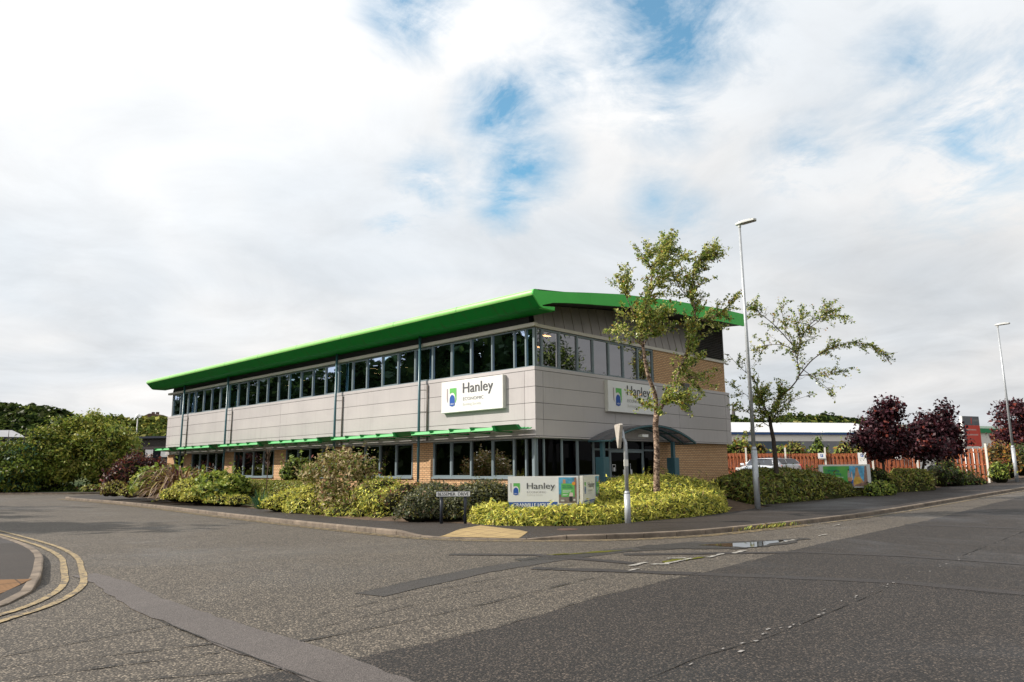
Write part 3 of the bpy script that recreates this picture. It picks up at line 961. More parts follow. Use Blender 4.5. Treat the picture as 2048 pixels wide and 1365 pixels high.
# puddle in the channel and moss in the joints
mb = MB().mat('damp_asphalt')
ribbon(mb, [(12.6, 8.75), (13.3, 8.35), (14.0, 7.7), (14.8, 7.35), (15.6, 7.1), (16.6, 7.0)], lambda f: .25 + 1.15 * math.sin(math.pi * min(1, f * 1.1)) * (1 - .3 * f), 0.0105, 0.07, 0.12, 60)
ribbon(mb, [(9.6, 9.2), (11, 8.75), (12.4, 8.4), (13.5, 8.1)], lambda f: .3 + .2 * math.sin(9 * f), 0.0072, 0.06, 0.12, 61)
struct(mb.build('road_damp', recalc=False))
mb = MB().mat('puddle_water')
pud = [(13.75, 8.05), (14.3, 7.85), (14.75, 7.6), (15.2, 7.42), (15.75, 7.2), (15.9, 7.08), (15.4, 7.02), (15.0, 7.08), (14.6, 6.98), (14.2, 6.98), (13.95, 7.12), (14.0, 7.3), (13.85, 7.5), (13.9, 7.75)]
mb.face([(x, y, 0.0145) for x, y in pud])
struct(mb.build('puddle', recalc=False))
mb = MB().mat('moss')
ribbon(mb, [(10.75, 6.98), (11.2, 7.08), (11.7, 7.02), (12.1, 6.95)], lambda f: .16 * math.sin(math.pi * f) + .02, 0.012, 0.05, 0.1, 51)
ribbon(mb, [(10.5, 9.3), (11.0, 9.0), (11.6, 8.85), (12.2, 8.6)], lambda f: .14 * math.sin(math.pi * f) + .02, 0.012, 0.06, 0.1, 52)
struct(mb.build('road_moss', recalc=False))

# planted bank round the building
WALL_L, WALL_F = 18.65, 16.98


def bed_z(x, y):
    dl = x - lerp_path(BACK_L, y, 1) if y > 14.1 else 99
    df = y - lerp_path(BACK_F, x, 0)
    d = min(dl if y > 14.1 else 99, df if x < 60 else 99)
    return gz(x) + 0.07 + 0.46 * smooth(d / 4.2)


xs = np.linspace(12.8, 27.2, 60); ys = np.linspace(11.6, 54, 140)


def bed_masked(x, y):
    xb = lerp_path(BACK_L, y, 1) if y > 14.1 else 14.1
    yb = lerp_path(BACK_F, x, 0)
    if x < xb - 0.02 or (y < yb - 0.02): return path_z(x, y) - 0.25
    return bed_z(x, y)


struct(grid_mesh('planting_bed', xs, ys, bed_masked, 'soil'))
struct(grid_mesh('planting_bed', np.linspace(28.6, 70, 60), np.linspace(10.2, 17.5, 24), lambda x, y: (gz(x) + 0.07 + 0.42 * smooth((y - lerp_path(BACK_F, x, 0)) / 3.5)) if y > lerp_path(BACK_F, x, 0) else gz(x) - 0.2, 'soil'))
struct(grid_mesh('car_park', np.linspace(26.8, 60, 20), np.linspace(14.6, 75, 20), lambda x, y: gz(x) + 0.47 if x < 60 else gz(x), 'car_park_tar'))

# far side of the side road: pavement and dark verge under the trees
FK = catmull([(-2, 82), (6, 73.5), (13.2, 66.2), (17.4, 60.6), (22.5, 58.6), (34, 58.0)], 5)
FB = catmull([(0, 85), (8, 75.8), (14.6, 68.2), (18.6, 62.6), (23, 60.8), (34, 60.4)], 5)
FKr = resample(FK, 0.5)[::-1]
footway('pavement', FKr, resample(FB, 0.2), 'path_asphalt', lambda x, y: 0.10, rows=4, n=80)
kerb_run('kerb', FKr, gz, lambda x, y: 0.11)
mb = MB().mat('verge')
FBr = resample(FB, 1.0)
for a, b in zip(FBr, FBr[1:]):
    mb.face([(a[0], a[1], .09), (b[0], b[1], .09), (b[0] + 14, b[1] + 14, .6), (a[0] + 14, a[1] + 14, .6)])
struct(mb.build('verge', recalc=False))
struct(grid_mesh('verge', np.linspace(52, 130, 30), np.linspace(10.0, 20, 10), lambda x, y: (gz(x) + 0.09 + 0.04 * (y - lerp_path(BACK_F, x, 0))) if y > lerp_path(BACK_F, x, 0) else gz(x) - 0.1, 'grass_ground'))

# ------------------------------------------------------------------ the office building
CX, CY = 18.502, 16.831


def PL(a, o, z): return Vector((CX - o, CY + a, z))     # along the long facade, outwards, up
def PR(b, o, z): return Vector((CX + b, CY - o, z))     # along the entrance facade


def fbox(mb, fac, u0, u1, o0, o1, z0, z1):
    P = fac
    mb.hexa([P(u0, o0, z0), P(u1, o0, z0), P(u1, o1, z0), P(u0, o1, z0), P(u0, o0, z1), P(u1, o0, z1), P(u1, o1, z1), P(u0, o1, z1)])


office = thing('office_building', (CX, CY, 0.4), 'two storey grey clad office with green curved roof on the corner', 'building')
LEN, WID = 32.3, 13.6
ZB, Z1, Z2, Z3, Z4, Z5 = 0.35, 2.67, 4.97, 5.10, 6.47, 6.62     # ground, cladding foot, joint, sill, window head, trim top
SB = 0.15                                                     # setback of brick behind cladding

# bays of the ground floor
bays_l = [(0.20, 5.60), (6.90, 11.40), (12.62, 17.12), (18.35, 22.88), (24.08, 28.55), (29.75, 31.2)]
mb = MB().mat('buff_brick')
ZS, ZH = 1.30, 2.66
prev = None
piers = [(5.60, 6.90), (11.40, 12.62), (17.12, 18.35), (22.88, 24.08), (28.55, 29.75), (31.2, 32.1)]
for a0, a1 in piers: fbox(mb, PL, a0, a1, -SB, -SB - .3, ZB, ZH + .02)
for a0, a1 in bays_l: fbox(mb, PL, a0 if a0 > 1 else .15, a1, -SB, -SB - .3, ZB, ZS - .06)
# entrance facade: low wall, right hand wall, first floor wall
fbox(mb, PR, .45, 3.38, -SB, -SB - .3, ZB, ZS - .06)
fbox(mb, PR, 7.55, 13.66, -SB, -SB - .3, ZB, ZH + .02)
fbox(mb, PR, 7.48, WID, -0.03, -.33, Z2 + .1, 6.56)
# far and side walls closing the volume
fbox(mb, PL, 32.1, 32.38, -SB, -13.5, ZB, Z1)
mb.mat('dark_fascia'); fbox(mb, PL, 31.95, 32.2, -.14, -13.5, Z1 + .04, Z5 + .2)
mb.box(CX + WID - .3, CX + WID, CY + .34, CY + LEN, ZB, 8.2)
mb.build('wall', office)

# cladding panels: real sheets with open joints over a dark backing
mb = MB().mat('clad_silver')
rows = [Z1 + .03 + i * (Z2 - Z1 - .03) / 4 for i in range(5)]
g = .008


def clad(fac, cols, corner):
    for i in range(4):
        for (u0, u1) in zip(cols, cols[1:]):
            fbox(mb, fac, u0 + (g if u0 > 0.01 else 0), u1 - g, 0.0, -.04, rows[i] + g, rows[i + 1] - g)
    fbox(mb, fac, cols[0], cols[-1], .012, -.06, Z2 + g, Z3)               # sill strip
    fbox(mb, fac, cols[0], cols[-1], .03, -SB - .02, Z1 - .03, Z1 + .03 - g)     # drip at the foot


clad(PL, [0.0, .5, 6.0, 11.8, 17.6, 23.4, 29.2, 31.9, 32.4], 0)
mb2 = mb
for i in range(4):
    for (u0, u1) in zip([.04, .42, 4.6, 9.3, 13.45], [.42, 4.6, 9.3, 13.45, 13.9]):
        fbox(mb, PR, u0 + (g if u0 > .1 else 0), u1 - g, 0.0, -.04, rows[i] + g, rows[i + 1] - g)
fbox(mb, PR, .06, 13.9, .012, -.06, Z2 + g, Z3)
fbox(mb, PR, .17, 13.9, .03, -SB - .02, Z1 - .03, Z1 + .03 - g)
mb.mat('clad_gap')
fbox(mb, PL, .06, 32.38, -.045, -.12, Z1 + .035, Z2 + .1)
fbox(mb, PR, .13, 13.88, -.045, -.12, Z1 + .035, Z2 + .1)
mb.build('cladding', office)

# pale band over the first floor windows and the recessed wall above it
mb = MB().mat('pale_trim')
fbox(mb, PL, -.12, 32.3, .13, -.06, Z4 + .03, Z5)
fbox(mb, PR, .065, 13.72, .02, -.06, Z4 + .03, Z5 - .003)
mb.build('trim_band', office)
mb = MB().mat('dark_fascia')
fbox(mb, PL, .30, 31.9, -.05, -.3, Z5 - .02, 7.35)
mb.build('fascia', office)
# gable wall with standing seams leaning slightly back
mb = MB().mat('seam_zinc')


def roof_z(b):
    q = [(-1.13, 7.41), (.52, 7.62), (1.93, 7.83), (3.95, 8.11), (7.53, 8.45), (11.6, 8.72), (13.85, 8.80), (15, 8.82)]
    for (x0, z0), (x1, z1) in zip(q, q[1:]):
        if x0 <= b <= x1: return z0 + (z1 - z0) * (b - x0) / (x1 - x0)
    return q[-1][1]


def gab_low(b): return roof_z(b) - (0.36 + 0.09 * smooth(b / 4) + .12 * smooth((b - 5) / 6))


b0 = 0.05
pitch = .55
while b0 < 10.8:
    b1 = min(10.8, b0 + pitch)
    zt0, zt1 = gab_low(b0) + .1, gab_low(b1) + .1
    L0 = .22
    mb.face([PR(b0 + .012, -.02, Z5 - .01), PR(b1 - .012, -.02, Z5 - .01), PR(b1 - .012, -.02 - L0 * (zt1 - Z5), zt1), PR(b0 + .012, -.02 - L0 * (zt0 - Z5), zt0)])
    # the raised seam
    mb.hexa([PR(b1 - .015, -.0, Z5 - .01), PR(b1 + .015, -.0, Z5 - .01), PR(b1 + .015, -.05, Z5 - .01), PR(b1 - .015, -.05, Z5 - .01),
             PR(b1 - .015, -L0 * (zt1 - Z5), zt1), PR(b1 + .015, -L0 * (zt1 - Z5), zt1), PR(b1 + .015, -.05 - L0 * (zt1 - Z5), zt1), PR(b1 - .015, -.05 - L0 * (zt1 - Z5), zt1)])
    b0 = b1
mb.mat('clad_gap')
for u, v in zip([.3, 3, 6, 9, 11, 12.5], [3, 6, 9, 11, 12.5, WID]):
    mb.face([PR(u, -.46, Z5 - .1), PR(v, -.46, Z5 - .1), PR(v, -.46, gab_low(v) + .2), PR(u, -.46, gab_low(u) + .2)])
mb.build('gable_cladding', office, recalc=False)
# louvre
mb = MB().mat('louvre_black')
fbox(mb, PR, 10.8, 13.56, -.10, -.14, Z5 - .06, 8.3)
k = 0
z = Z5 + .02
while z < 8.2:
    bl = 10.84
    mb.hexa([PR(bl, .0, z), PR(13.5, .0, z), PR(13.5, .012, z + .012), PR(bl, .012, z + .012), PR(bl, -.085, z + .055), PR(13.5, -.085, z + .055), PR(13.5, -.08, z + .07), PR(bl, -.08, z + .07)])
    z += .083
fbox(mb, PR, 10.80, 10.84, .02, -.1, Z5, 8.1)
fbox(mb, PR, 13.50, 13.56, .02, -.1, Z5, 8.3)
mb.build('louvre', office)

# roof: bullnosed eave, soffit, curved sheet, gable fascia
OF, OB = 1.0, 1.0
A0, A1 = -OF, LEN + 1.05
prof_out = [(-1.02, 7.49), (-1.09, 7.478), (-1.14, 7.44), (-1.165, 7.39), (-1.172, 7.33), (-1.16, 7.285), (-1.145, 7.265)]
prof_soffit = [(-1.145, 7.265), (-.83, 6.955), (-.76, 6.915), (-.68, 6.90), (0.06, 6.905)]
mb = MB().mat('green_roof')
A_st = [A0] + [A0 + (A1 - A0) * i / 9 for i in range(1, 9)] + [A1]
for i, (p0, p1) in enumerate(zip(A_st, A_st[1:])):
    e = .004 if i else 0
    mb.loft([[(CX + b, CY + p0 + e, z) for b, z in prof_out], [(CX + b, CY + p1 - e * .0, z) for b, z in prof_out]], closed=False)
top = [(-1.02, 7.49)] + [(b, roof_z(b) + .03) for b in (.5, 1.9, 3.9, 5.5, 7.5, 9.5, 11.6, 13.9)]
mb.loft([[(CX + b, CY + A0 - .01, z) for b, z in top], [(CX + b, CY + A1, z) for b, z in top]], closed=False)
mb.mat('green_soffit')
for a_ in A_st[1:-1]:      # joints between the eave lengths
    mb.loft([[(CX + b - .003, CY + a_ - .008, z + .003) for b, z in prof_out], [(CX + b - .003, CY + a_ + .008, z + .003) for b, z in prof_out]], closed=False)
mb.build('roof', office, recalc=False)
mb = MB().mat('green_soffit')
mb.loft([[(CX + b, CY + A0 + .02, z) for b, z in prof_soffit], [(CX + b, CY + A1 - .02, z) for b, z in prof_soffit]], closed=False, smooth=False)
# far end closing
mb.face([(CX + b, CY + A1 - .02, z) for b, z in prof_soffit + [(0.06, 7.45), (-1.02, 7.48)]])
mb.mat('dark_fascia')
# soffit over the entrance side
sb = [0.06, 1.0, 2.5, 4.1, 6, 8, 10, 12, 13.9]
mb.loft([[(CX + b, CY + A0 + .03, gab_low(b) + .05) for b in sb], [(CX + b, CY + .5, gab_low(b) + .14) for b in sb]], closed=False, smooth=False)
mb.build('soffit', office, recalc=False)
# gable fascia (flat green board following the roof curve), in lengths
mb = MB().mat('green_gable')
gs = [-.80, 1.93, 4.0, 6.2, 8.4, 10.6, 12.6, 13.85]
for b0, b1 in zip(gs, gs[1:]):
    n = 4
    for i in range(n):
        u, v = b0 + (b1 - b0) * i / n + (.006 if i == 0 else 0), b0 + (b1 - b0) * (i + 1) / n
        lo = lambda b: gab_low(b) if b > 0 else 6.96 + (gab_low(0) - 6.96) * (b + .8) / .8
        mb.hexa([(CX + u, CY + A0 - .02, lo(u)), (CX + v, CY + A0 - .02, lo(v)), (CX + v, CY + A0 + .05, lo(v)), (CX + u, CY + A0 + .05, lo(u)),
                 (CX + u, CY + A0 - .02, roof_z(u) + .025), (CX + v, CY + A0 - .02, roof_z(v) + .025), (CX + v, CY + A0 + .05, roof_z(v) + .025), (CX + u, CY + A0 + .05, roof_z(u) + .025)])
# end cap of the eave and the small return box below it
mb.prism([(CX + b, CY + A0 - .03, z) for b, z in prof_out + prof_soffit[1:4] + [(-.79, 7.45)]], (0, .06, 0))
mb.prism([(CX - .70, CY + A0 - .025, 6.893), (CX - .08, CY + A0 - .025, 6.893), (CX - .06, CY + A0 - .025, 7.02), (CX - .70, CY + A0 - .025, 6.955)], (0, .16, 0))
mb.build('gable_fascia', office)

# interior seen dimly through the glass
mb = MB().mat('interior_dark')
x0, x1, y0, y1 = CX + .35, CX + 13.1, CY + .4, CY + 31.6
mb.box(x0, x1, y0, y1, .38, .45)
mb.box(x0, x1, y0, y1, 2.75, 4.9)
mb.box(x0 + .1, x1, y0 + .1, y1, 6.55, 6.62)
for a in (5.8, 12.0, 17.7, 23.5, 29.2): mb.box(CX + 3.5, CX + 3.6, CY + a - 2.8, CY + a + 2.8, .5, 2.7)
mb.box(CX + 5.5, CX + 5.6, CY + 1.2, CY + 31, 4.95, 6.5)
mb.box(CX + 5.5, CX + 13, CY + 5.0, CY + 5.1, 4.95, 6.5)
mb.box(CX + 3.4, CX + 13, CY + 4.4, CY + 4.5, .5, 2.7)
mb.mat('teal_reflection')  # teal sheets added behind some panes, standing in for sky reflected there
for k in (0, 4, 8, 11, 15, 18, 21, 25):
    a_ = 1.0 + 1.135 * (k - 2) if k > 2 else .1
    mb.box(CX + .16, CX + .18, CY + a_ + .05, CY + a_ + (1.0 if k > 2 else .3), 5.14, 6.44)
mb.mat('interior_red')
mb.box(CX + 2.2, CX + 3.3, CY + 3.2, CY + 3.3, .5, 2.6)
mb.build('interior', office)
for a, d in [(1.05, 1.6), (3.0, 3.2), (12.9, 2.2), (14.4, 3.4), (14.9, 1.7), (17.2, 2.4), (19.6, 2.0), (11.6, 3.0), (22.4, 2.6)]:
    mb = MB().mat('lamp_glow'); mb.box(CX + d, CX + d + .42, CY + a - .07, CY + a + .07, 6.515, 6.54); mb.build('ceiling_lamp', office)

# windows
wi = 0


def window(fac, u0, u1, z0, z1, depth, gl, opening=False, left=True, sillbox=False):
    """one light: an aluminium frame with its pane as a sub-part"""
    m_ = MB().mat('blue_grey_frame')
    t_ = .028
    o0, o1 = -depth + .05, -depth - .04
    fbox(m_, fac, u0, u0 + t_, o0, o1, z0, z1); fbox(m_, fac, u1 - t_, u1, o0, o1, z0, z1)
    fbox(m_, fac, u0 + t_, u1 - t_, o0 - .003, o1, z0, z0 + t_); fbox(m_, fac, u0 + t_, u1 - t_, o0 - .003, o1, z1 - t_, z1)
    q = t_
    if opening:
        s_ = .034
        o2 = o0 - .012
        fbox(m_, fac, u0 + q + .006, u0 + q + s_, o2, o1, z0 + q + .006, z1 - q - .006); fbox(m_, fac, u1 - q - s_, u1 - q - .006, o2, o1, z0 + q + .006, z1 - q - .006)
        fbox(m_, fac, u0 + q + s_, u1 - q - s_, o2 - .003, o1, z0 + q + .006, z0 + q + s_); fbox(m_, fac, u0 + q + s_, u1 - q - s_, o2 - .003, o1, z1 - q - s_, z1 - q - .006)
        q += s_
    fr = m_.build('window', office)
    m_ = MB().mat(gl)
    og = -depth - .005
    m_.face([fac(u0 + q, og, z0 + q), fac(u1 - q, og, z0 + q), fac(u1 - q, og, z1 - q), fac(u0 + q, og, z1 - q)])
    m_.build('pane', fr, recalc=False)
    return fr


ul = [0.06, .43, 1.0] + [1.0 + 1.135 * k for k in range(1, 28)]
ul[-1] = 31.72
for k, (u0, u1) in enumerate(zip(ul, ul[1:])):
    gl = 'office_glass_clear' if k in (0, 4, 8, 11, 15, 21) else 'office_glass'
    window(PL, u0, u1, Z3, Z4, .05, gl, opening=(k % 2 == 0 and k > 2))
ur = [0.05, .40, 1.36, 2.38, 3.33, 4.31, 5.28, 6.3, 7.40]
for k, (u0, u1) in enumerate(zip(ur, ur[1:])):
    window(PR, u0, u1, Z3, Z4 - .002, .05, 'coated_glass', opening=(k % 2 == 1))
mb = MB().mat('blue_grey_frame')
fbox(mb, PL, -.0, .06, .0, -.14, Z3, Z4)
mb.build('corner_post', office)
mb = MB().mat('blue_grey_frame')
fbox(mb, PL, .16, .20, -SB + .05, -SB - .1, ZS - .06, ZH)
fbox(mb, PR, .13, .20, -.18, -.30, ZS - .06, ZH)
mb.build('corner_post', office)
for bi, (a0, a1) in enumerate(bays_l):
    if bi == 0: us = [.20, .60, 1.17, 2.27, 3.40, 4.53, 5.60]
    elif bi == 5: us = [a0, (a0 + a1) / 2, a1]
    else: us = [a0 + (a1 - a0) * k / 4 for k in range(5)]
    for k, (u0, u1) in enumerate(zip(us, us[1:])):
        window(PL, u0, u1, ZS, ZH - .02, SB + .03, 'entrance_glass', opening=(k % 2 == 0 and bi > 0) or (bi == 0 and k in (2, 4, 5)))
mb = MB().mat('blue_grey_frame')
for a0, a1 in bays_l: fbox(mb, PL, a0 - .02, a1 + .02, -SB + .07, -SB - .06, ZS - .07, ZS - .003)
fbox(mb, PR, .22, 3.4, -SB + .05, -SB - .06, ZS - .07, ZS - .003)
mb.build('window_sill', office)
for u0, u1 in zip([.22, .58, 1.53, 2.42], [.58, 1.53, 2.42, 3.38]): window(PR, u0, u1, ZS, ZH - .02, SB + .03, 'entrance_glass', opening=u0 > 1.5)

# entrance: glazed screen and doors
for u0, u1 in [(3.42, 4.39), (6.66, 7.50)]: window(PR, u0, u1, .46, 2.28, SB + .06, 'entrance_glass')
for u0, u1 in [(3.42, 4.39), (4.40, 6.65), (6.66, 7.50)]: window(PR, u0, u1, 2.29, ZH - .01, SB + .06, 'entrance_glass')
for u0, u1, hs in [(4.40, 5.52, 1), (5.53, 6.65, -1)]:
    m_ = MB().mat('blue_grey_frame')
    for (p, q) in ((u0, u0 + .09), (u1 - .09, u1)): fbox(m_, PR, p, q, -SB - .02, -SB - .08, .46, 2.28)
    fbox(m_, PR, u0 + .09, u1 - .09, -SB - .022, -SB - .08, .46, .62); fbox(m_, PR, u0 + .09, u1 - .09, -SB - .022, -SB - .08, 2.18, 2.28)
    dr = m_.build('door', office)
    m_ = MB().mat('entrance_glass')
    m_.face([PR(u0 + .09, -SB - .05, .62), PR(u1 - .09, -SB - .05, .62), PR(u1 - .09, -SB - .05, 2.18), PR(u0 + .09, -SB - .05, 2.18)])
    m_.build('pane', dr, recalc=False)
    m_ = MB().mat('galvanised')
    hx = u1 - .13 if hs > 0 else u0 + .13
    m_.tube([PR(hx, -SB + .03, 1.25), PR(hx, -SB + .03, 1.75)], .016)
    m_.build('handle', dr)
dp = Plane2D(PR(4.55, -SB - .045, 1.30), (1, 0, 0), (0, 0, 1))
m_ = MB().mat('ink_white')
for bx in [(0.02, .16, .04, .42), (.04, .40, .24, .42), (.22, .16, .24, .40)]:
    m_.face([dp.p(bx[0], bx[1], .004), dp.p(bx[2], bx[1], .004), dp.p(bx[2], bx[3], .004), dp.p(bx[0], bx[3], .004)])
m_.face([dp.p(x, y, .004) for x, y in [(.09, .16), (.19, .16)] + arc(.14, .26, .05, .06, 0, 180, 8)])
m_.build('door_emblem', office, recalc=False)
dp.text('Hanley', .0, -.12, .62, .14, 'ink_mid', office)
dp.shape('door_notice', [(.72, .02), (.84, .02), (.84, .22), (.72, .22)], 'ink_white', office)
dp.shape('door_notice', [(1.22, .02), (1.33, .02), (1.33, .22), (1.22, .22)], 'ink_white', office)
dp.shape('door_roundel', arc(.60, -.12, .09, .09, 0, 345, 16), 'ink_blue', office, .008)
dp.shape('door_notice', [(2.25, -.35), (2.6, -.35), (2.6, -.12), (2.25, -.12)], 'ink_blue', office)

# entrance canopy: arched ribs, tinted sheet, posts
CB0, CB1, CD = 2.78, 8.6, 1.12
cz = lambda b, base=2.55: base + .62 * (1 - ((b - (CB0 + CB1) / 2) / ((CB1 - CB0) / 2)) ** 2)
bs = [CB0 + (CB1 - CB0) * i / 20 for i in range(21)]
mb = MB().mat('canopy_sheet')
mb.loft([[PR(b, .05, cz(b) + .045) for b in bs], [PR(b, CD + .05, cz(b) + .045) for b in bs]], closed=False)
can = mb.build('canopy', office, recalc=False)
mb = MB().mat('teal_pipe')
for o in (.1, CD / 2, CD): mb.tube([PR(b, o, cz(b)) for b in bs], .045)
for b in (CB0, CB0 + 1.2, (CB0 + CB1) / 2, CB1 - 1.2, CB1): mb.tube([PR(b, .08, cz(b)), PR(b, CD, cz(b))], .03)
mb.build('canopy_rib', can)
for b in (3.0, 7.75):
    mb = MB().mat('teal_pipe')
    fbox(mb, PR, b - .17, b + .17, .72, .34, .35, 1.98)
    fbox(mb, PR, b - .07, b + .07, .62, .48, 1.98, 2.62)
    mb.build('canopy_post', office, bevel=.01)
mb = MB().mat('sign_white'); fbox(mb, PR, 4.9, 5.3, CD - .1, CD - .3, 2.74, 2.84); mb.build('canopy_light', office)

# downpipes on the long facade, each with its stay
for a in (6.05, 12.15, 23.32, 29.4):
    mb = MB().mat('teal_pipe')
    mb.tube([PL(a, .24, .4), PL(a, .24, 6.93)], .055, 10)
    dpipe = mb.build('downpipe', office)
    mb = MB().mat('pipe_stay')
    mb.tube([PL(a - .27, .045, 2.72), PL(a - .27, .045, 4.93)], .03, 6)
    for z in (1.65, 2.95, 3.85, 4.72): mb.tube([PL(a, .24, z), PL(a - .27, .04 if z > 2.6 else -.14, z)], .014, 6)
    mb.build('bracket', dpipe)

# sunshade along the long facade: blades between brackets
seg = 1.135
a = .10
k = 0
while a < 31.6:
    a1 = min(a + seg - .02, 31.9)
    dark = (k % 5 == 0)
    mb = MB().mat('green_dark_blade' if dark else 'green_blade')
    if dark:   # blade hanging with its face turned down
        mb.prism([PL(a, .90, 3.06), PL(a, .72, 3.06), PL(a, .58, 2.93), PL(a, .68, 2.88)], PL(a1, 0, 0) - PL(a, 0, 0))
    else:
        mb.prism([PL(a, .86, 2.90), PL(a, .80, 3.0), PL(a, .62, 3.02), PL(a, .62, 2.90)], PL(a1, 0, 0) - PL(a, 0, 0))
    for j in range(3): mb.prism([PL(a, .52 - .17 * j, 2.94), PL(a, .42 - .17 * j, 2.99), PL(a, .40 - .17 * j, 2.975), PL(a, .50 - .17 * j, 2.925)], PL(a1, 0, 0) - PL(a, 0, 0))
    mb.mat('white_blade')
    mb.prism([PL(a, .66, 2.885), PL(a, .66, 2.905), PL(a, .3, 2.905), PL(a, .3, 2.885)], PL(a1, 0, 0) - PL(a, 0, 0))
    blade = mb.build('sunshade', office)
    mb = MB().mat('green_dark_blade')
    mb.prism([PL(a1 - .12, .92, 3.05), PL(a1 - .12, .0, 3.07), PL(a1 - .12, .0, 2.84), PL(a1 - .12, .80, 2.865)], PL(a1 + .12, 0, 0) - PL(a1, 0, 0))
    mb.build('bracket', blade)
    a += seg; k += 1

# small fittings on the entrance side
mb = MB().mat('louvre_black'); fbox(mb, PR, 9.72, 10.12, .10, -.03, 4.02, 5.25); mb.build('rainwater_hopper', office, bevel=.02)
mb = MB().mat('sign_white')
mb.tube([PR(13.45, .02, 6.5), PR(13.45, .2, 6.47)], .02, 6); mb.tube([PR(13.3, .22, 6.44), PR(13.52, .22, 6.44)], .05, 8)
mb.build('security_camera', office)


def wall_sign(fac, u0, right, label):
    W_, H_, D_ = 3.38, 1.21, .17
    z0 = 3.715
    p0 = fac(u0, 0, z0)
    t_ = thing('wall_sign', p0, label, 'sign', 'society signs on the cladding')
    mb = MB().mat('sign_edge')
    u1 = u0 + W_ if fac is PR else u0 - W_
    fbox(mb, fac, min(u0, u1), max(u0, u1), D_ - .012, .002, z0, z0 + H_)
    mb.build('box', t_, bevel=.008)
    pl = Plane2D(fac(u0, D_, z0), right, (0, 0, 1))
    pl.shape('panel', [(.015, .015), (W_ - .015, .015), (W_ - .015, H_ - .015), (.015, H_ - .015)], 'sign_white', t_, -.006)
    society_logo(pl, .33, .25, .68, t_)
    pl.text('Hanley', 1.25, .58, 1.62, .50, 'ink_grey', t_, bold=.016)
    pl.text('ECONOMIC', 1.26, .42, 1.12, .12, 'ink_mid', t_)
    pl.text('Building Society', 1.26, .20, .98, .13, 'ink_pale', t_)
    return t_


wall_sign(PL, 4.78, (0, -1, 0), 'white society wall sign on the sunlit long side of the office')
wall_sign(PR, 3.95, (1, 0, 0), 'white society wall sign on the shaded entrance side, partly behind the birch')

# ------------------------------------------------------------------ street furniture and signs
def bez(z): return Vector((0, 0, z))


def lamp_post(x, y, H, label, arm=(0.05, -1.0)):
    z0 = path_z(x, y)
    t_ = thing('street_lamp', (x, y, z0), label, 'street lamp', 'street lamps along the main road')
    mb = MB().mat('galvanised')
    mb.tube([(x, y, z0 - .1), (x, y, z0 + 2.05)], .105, 14)
    mb.tube([(x, y, z0 + 2.04), (x, y, z0 + 2.18)], [.105, .072], 14)
    mb.tube([(x, y, z0 + 2.17), (x, y, z0 + H - .22)], [.072, .045], 14)
    mb.build('column', t_)
    mb = MB().mat('pipe_stay'); mb.box(x - .04, x + .04, y - .108, y - .1, z0 + .5, z0 + 1.1); mb.build('access_door', t_)
    d = Vector((arm[0], arm[1], 0)).normalized(); s_ = Vector((-d.y, d.x, 0))
    mb = MB().mat('lamp_head_grey')
    c = Vector((x, y, z0 + H - .12))
    mb.tube([c - bez(.14), c + bez(.02)], .06, 12)
    up = Vector((0, 0, 1))
    tilt = (d + up * .04).normalized()
    r0 = [c - d * .14 + s_ * .07, c - d * .14 - s_ * .07, c + tilt * .12 - s_ * .15, c + tilt * .62 - s_ * .13, c + tilt * .68, c + tilt * .62 + s_ * .13, c + tilt * .12 + s_ * .15]
    mb.prism([p - up * .02 for p in r0], up * .075)
    mb.prism([p * .6 + (c + tilt * .2) * .4 + up * .05 for p in r0], up * .05)
    hd = mb.build('lantern', t_, bevel=.012)
    mb = MB().mat('lamp_lens')
    q = [c + tilt * .14 - s_ * .12, c + tilt * .6 - s_ * .11, c + tilt * .6 + s_ * .11, c + tilt * .14 + s_ * .12]
    mb.face([p - up * .026 for p in q])
    mb.build('lens', hd, recalc=False)
    mb = MB().mat('galvanised'); mb.tube([c + bez(.05), c + bez(.15)], .03, 8); mb.build('light_sensor', t_)
    return t_


lamp_post(25.2, 12.25, 10.72, 'tall grey lamp post standing beside the gap between the two hedges')
p = at(2034, 963, 44.5)
lamp_post(p.x, p.y, 9.72, 'distant grey lamp post beside the verge near the purple tree at the end')

# give way sign post seen almost edge on, from behind
p = at(1256, 1045, 20.4); gx, gy = p.x, p.y; g0 = path_z(gx, gy)
t_ = thing('road_sign', (gx, gy, g0), 'weathered triangular road sign seen edge-on on a galvanised post at the corner', 'road sign')
mb = MB().mat('galvanised')
mb.tube([(gx, gy, g0 - .1), (gx, gy, g0 + .78)], .085, 14)
mb.tube([(gx, gy, g0 + .77), (gx, gy, g0 + .86)], [.085, .058], 14)
mb.tube([(gx, gy, g0 + .85), (gx, gy, g0 + 2.18), Vector((gx, gy, g0 + 2.28)) - RIGHT_H * .05, Vector((gx, gy, g0 + 2.5)) - RIGHT_H * .08], .055, 12)
mb.build('post', t_)
nrm = (-FWD_H * .09 - RIGHT_H * .995).normalized()
wv = Vector((-nrm.y, nrm.x, 0)).normalized()
c = Vector((gx, gy, g0 + 2.62)) - RIGHT_H * .17
tri = [c - wv * .34 + bez(.03), c - wv * .30 + bez(.07), c + wv * .30 + bez(.07), c + wv * .34 + bez(.03), c + wv * .03 - bez(.60), c - wv * .03 - bez(.60)]
mb = MB().mat('sign_back')
mb.prism([q - nrm * .045 for q in tri], nrm * .09)
pt = mb.build('plate', t_, bevel=.012)
mb = MB().mat('galvanised'); mb.obox(c + bez(-.12) - nrm * .07, wv * .22, nrm * .02, bez(.025)); mb.obox(c + bez(-.3) - nrm * .07, wv * .13, nrm * .02, bez(.025)); mb.build('bracket', t_)
